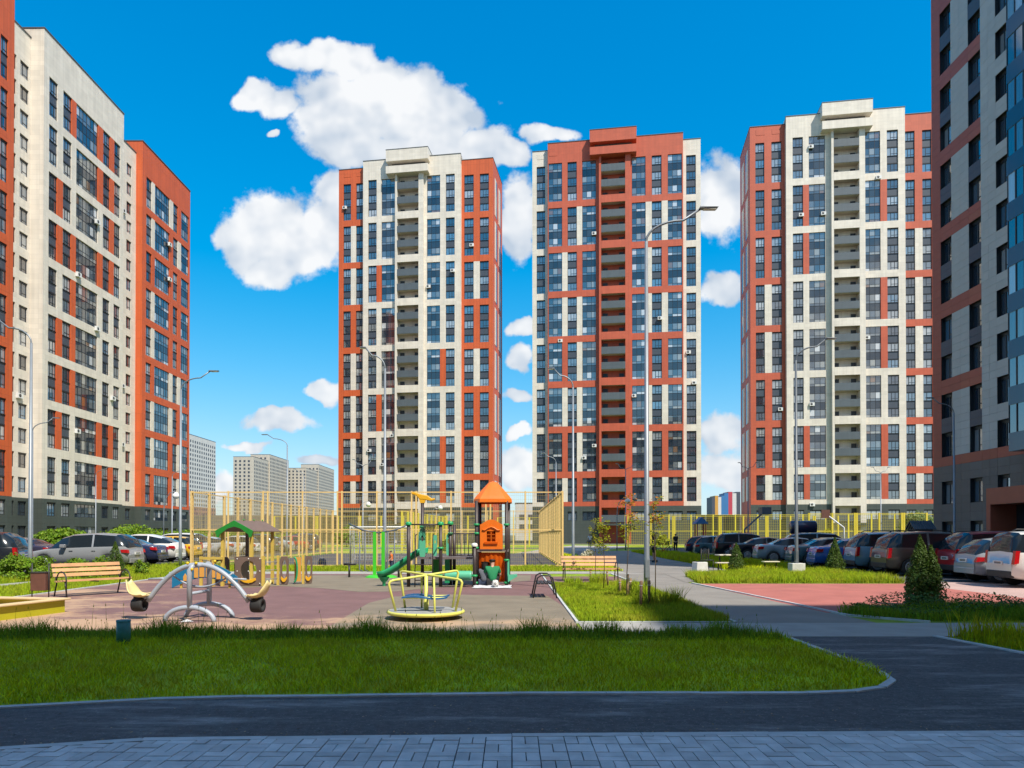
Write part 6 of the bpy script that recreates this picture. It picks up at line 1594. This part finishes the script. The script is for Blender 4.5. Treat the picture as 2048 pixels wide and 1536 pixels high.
for x, y, r_, l_ in ((-22, 96, 3.0, 'round bush behind yellow fence, left'), (-12, 105, 3.2, 'round bush behind yellow fence near left tower'), (30, 98, 2.2, 'light bush inside the right yellow court'), (42, 96, 2.4, 'leafy bush inside the right yellow court'), (21, 100, 1.6, 'small bush near the play slide'), (-6, 66, 1.1, 'dark low bush behind the far court fence')):
    bush('courtyard_bush', (x, y, 0), (r_ * .6, r_ * .6, r_), 1800, .15, l_, 'leaf_sapling' if x > 0 else 'leaf_bush', group='bushes around the yellow courts')
bush('white_flower_shrub', (4.6, 43, 0), (.55, .5, .7), 700, .06, 'white flowering shrub beside the far path', 'leaf_white')

def thuja(loc, h, r, n, label, spires, m='leaf_thuja'):
    """several upright spires grown into one another: (dx, dy, height, radius) as shares of h and r"""
    root = thing('thuja', loc, 0, label, 'conifer', 'conical thujas'); parts = []; tk_ = MB()
    tot = sum(q[2] * q[3] for q in spires)
    for dx, dy, hh, rr_ in spires:
        k = int(n * hh * rr_ / tot); H_, R_ = h * hh, r * rr_
        t = rng.random(k); z = H_ * (.015 + .985 * t); a = rng.random(k) * 2 * np.pi
        prof = np.where(t < .3, .80 + .66 * t, 1.0) * (1 - np.clip((t - .25) / .75, 0, 1) ** 1.35) + .03
        lob = 1 + .14 * np.sin(a * 5 + 4 * np.sin(7 * t)) + .12 * np.sin(a * 3 - 11 * t) + .08 * np.sin(23 * t + a)
        rr = R_ * prof * lob * (.55 + .52 * rng.random(k) ** .45)
        C = np.c_[dx * r + rr * np.cos(a), dy * r + rr * np.sin(a), z]; N = np.c_[np.cos(a), np.sin(a), np.full(k, .35)]
        parts.append(leaves(C, .021 * h / 1.4 + .010, N, .9, .40)); tk_.tube([(dx * r * .3, dy * r * .3, 0), (dx * r, dy * r, H_ * .85)], [.025, .006], 6)
    link('foliage', npmesh('foliage', *joinvf(parts), m), root); tk_.build('trunk', 'bark', root)
    return root
thuja((9.2, 16.1, 0), 1.58, .36, 11000, 'large conical thuja standing in the shaded bed at right', [(-.22, 0, 1.0, .80), (.34, -.2, .86, .74), (.05, .3, .80, .85), (.62, .1, .66, .55), (-.6, -.1, .62, .55)])
thuja((9.0, 28.9, 0), 1.28, .36, 5000, 'small pointed thuja beside the picnic table', [(0, 0, 1.0, .85), (.35, .1, .72, .65), (-.35, 0, .66, .65)])
thuja((13.0, 29.0, 0), 1.50, .36, 5500, 'narrow thuja in front of the steel-blue SUV', [(0, 0, 1.0, .85), (.3, .1, .8, .7), (-.3, 0, .78, .7)])
thuja((-14.1, 25.6, 0), 1.36, .36, 5000, 'pointed thuja standing in front of the grey minivan', [(0, 0, 1.0, .75), (.3, .1, .66, .7), (-.35, 0, .58, .65)])

def sapling(loc, h, label, seed, orange=.3, spread=.45):
    rs = np.random.default_rng(seed); root = thing('sapling', loc, 0, label, 'young tree', 'staked saplings')
    tr_ = MB(); top = (rs.normal() * .06, rs.normal() * .06, h)
    tr_.tube([(0, 0, 0), (top[0] * .3 + .02, top[1] * .3, h * .4), (top[0] * .6 - .02, top[1], h * .7), top], [.014, .011, .008, .004], 7)
    tr_.build('trunk', 'bark', root); bm2 = MB(); C = []; C2 = []
    for i in range(22):
        z0 = h * rs.uniform(.50, .97); a = rs.uniform(0, 2 * np.pi); l = spread * rs.uniform(.35, 1.0) * (1.15 - .6 * z0 / h)
        e = Vector((math.cos(a) * l, math.sin(a) * l, z0 + l * rs.uniform(-.1, .5))); s = Vector((top[0] * z0 / h, top[1] * z0 / h, z0))
        bm2.tube([tuple(s), tuple(s.lerp(e, .5) + Vector((0, 0, .03))), tuple(e)], [.005, .004, .002], 4)
        for q in range(13):
            p = s.lerp(e, rs.uniform(.35, 1.05)) + Vector(rs.normal(size=3) * .045); (C2 if (p.z > h * .72 and rs.random() < orange) else C).append(tuple(p))
    bm2.build('branch', 'bark', root)
    link('crown', npmesh('crown', *leaves(np.array(C), .040, np.tile([0, 0, 1.0], (len(C), 1)), .7, .5), 'leaf_sapling'), root)
    if len(C2): link('crown', npmesh('crown', *leaves(np.array(C2), .040, np.tile([0, 0, 1.0], (len(C2), 1)), .7, .5), 'leaf_orange'), root)
    return root
sapling((2.80, 24.3, 0), 2.15, 'sparse sapling behind the wooden bench, leftmost on centre lawn', 1, 0, .5)
sapling((2.62, 20.6, 0), 2.0, 'middle sapling with low hanging leaf tuft on centre lawn', 2, 0, .35)
sapling((2.98, 18.9, 0), 2.75, 'taller sapling with orange top beside the tall near lamp', 3, .75, .55)
sapling((3.42, 17.2, 0), 2.6, 'thin sapling growing against the tall near lamp post', 4, .5, .38)
for i, (px, py, h, lean, lb_) in enumerate([(1181, 1166, .38, .0, 'short weathered stake behind the bench'), (1216, 1176, .5, -.03, 'orange-brown stake leaning left on centre lawn'), (1240, 1192, .42, 0, 'grey stake left of the stake pair'),
                                            (1254, 1199, .62, .02, 'taller pale stake of the middle pair'), (1258, 1197, .5, .04, 'thin pale stake of the middle pair, right'), (1281, 1221, .62, .02, 'brown stake left of the tall lamp foot'), (1298, 1217, .60, .0, 'grey stake right of the tall lamp foot')]):
    x, y = gp(px, py); s_ = thing('tree_stake', (x, y, 0), random.random(), lb_, 'stake', 'wooden tree stakes')
    MB().tube([(0, 0, -.02), (lean, 0, h), (lean, 0, h + .012)], [.030, .032, .026], 8).build('stake', 'stake_wood', s_)
    MB().tube([(lean * .85 + .035 * math.cos(t), .035 * math.sin(t), h * .85) for t in np.linspace(0, 2 * math.pi, 9)], .006, 5).build('tie', 'white_cap', s_)

# bits of leaf, grit and soil lying along the edges of the path
C = np.concatenate([np.c_[rng.uniform(-4.6, 4, 260), np.zeros(260), np.zeros(260)], np.c_[rng.uniform(-5, 5, 160), np.zeros(160), np.zeros(160)]])
C[:260, 1] = np.array([edge_y(x) + .06 + abs(rng.normal()) * .10 for x in C[:260, 0]]); C[260:, 1] = rng.uniform(5.7, 7.1, 160); C[:, 2] = .018
stuff('path_litter', *leaves(C, .012, np.tile([0, 0, 1.0], (len(C), 1)), .4), 'leaf_litter')
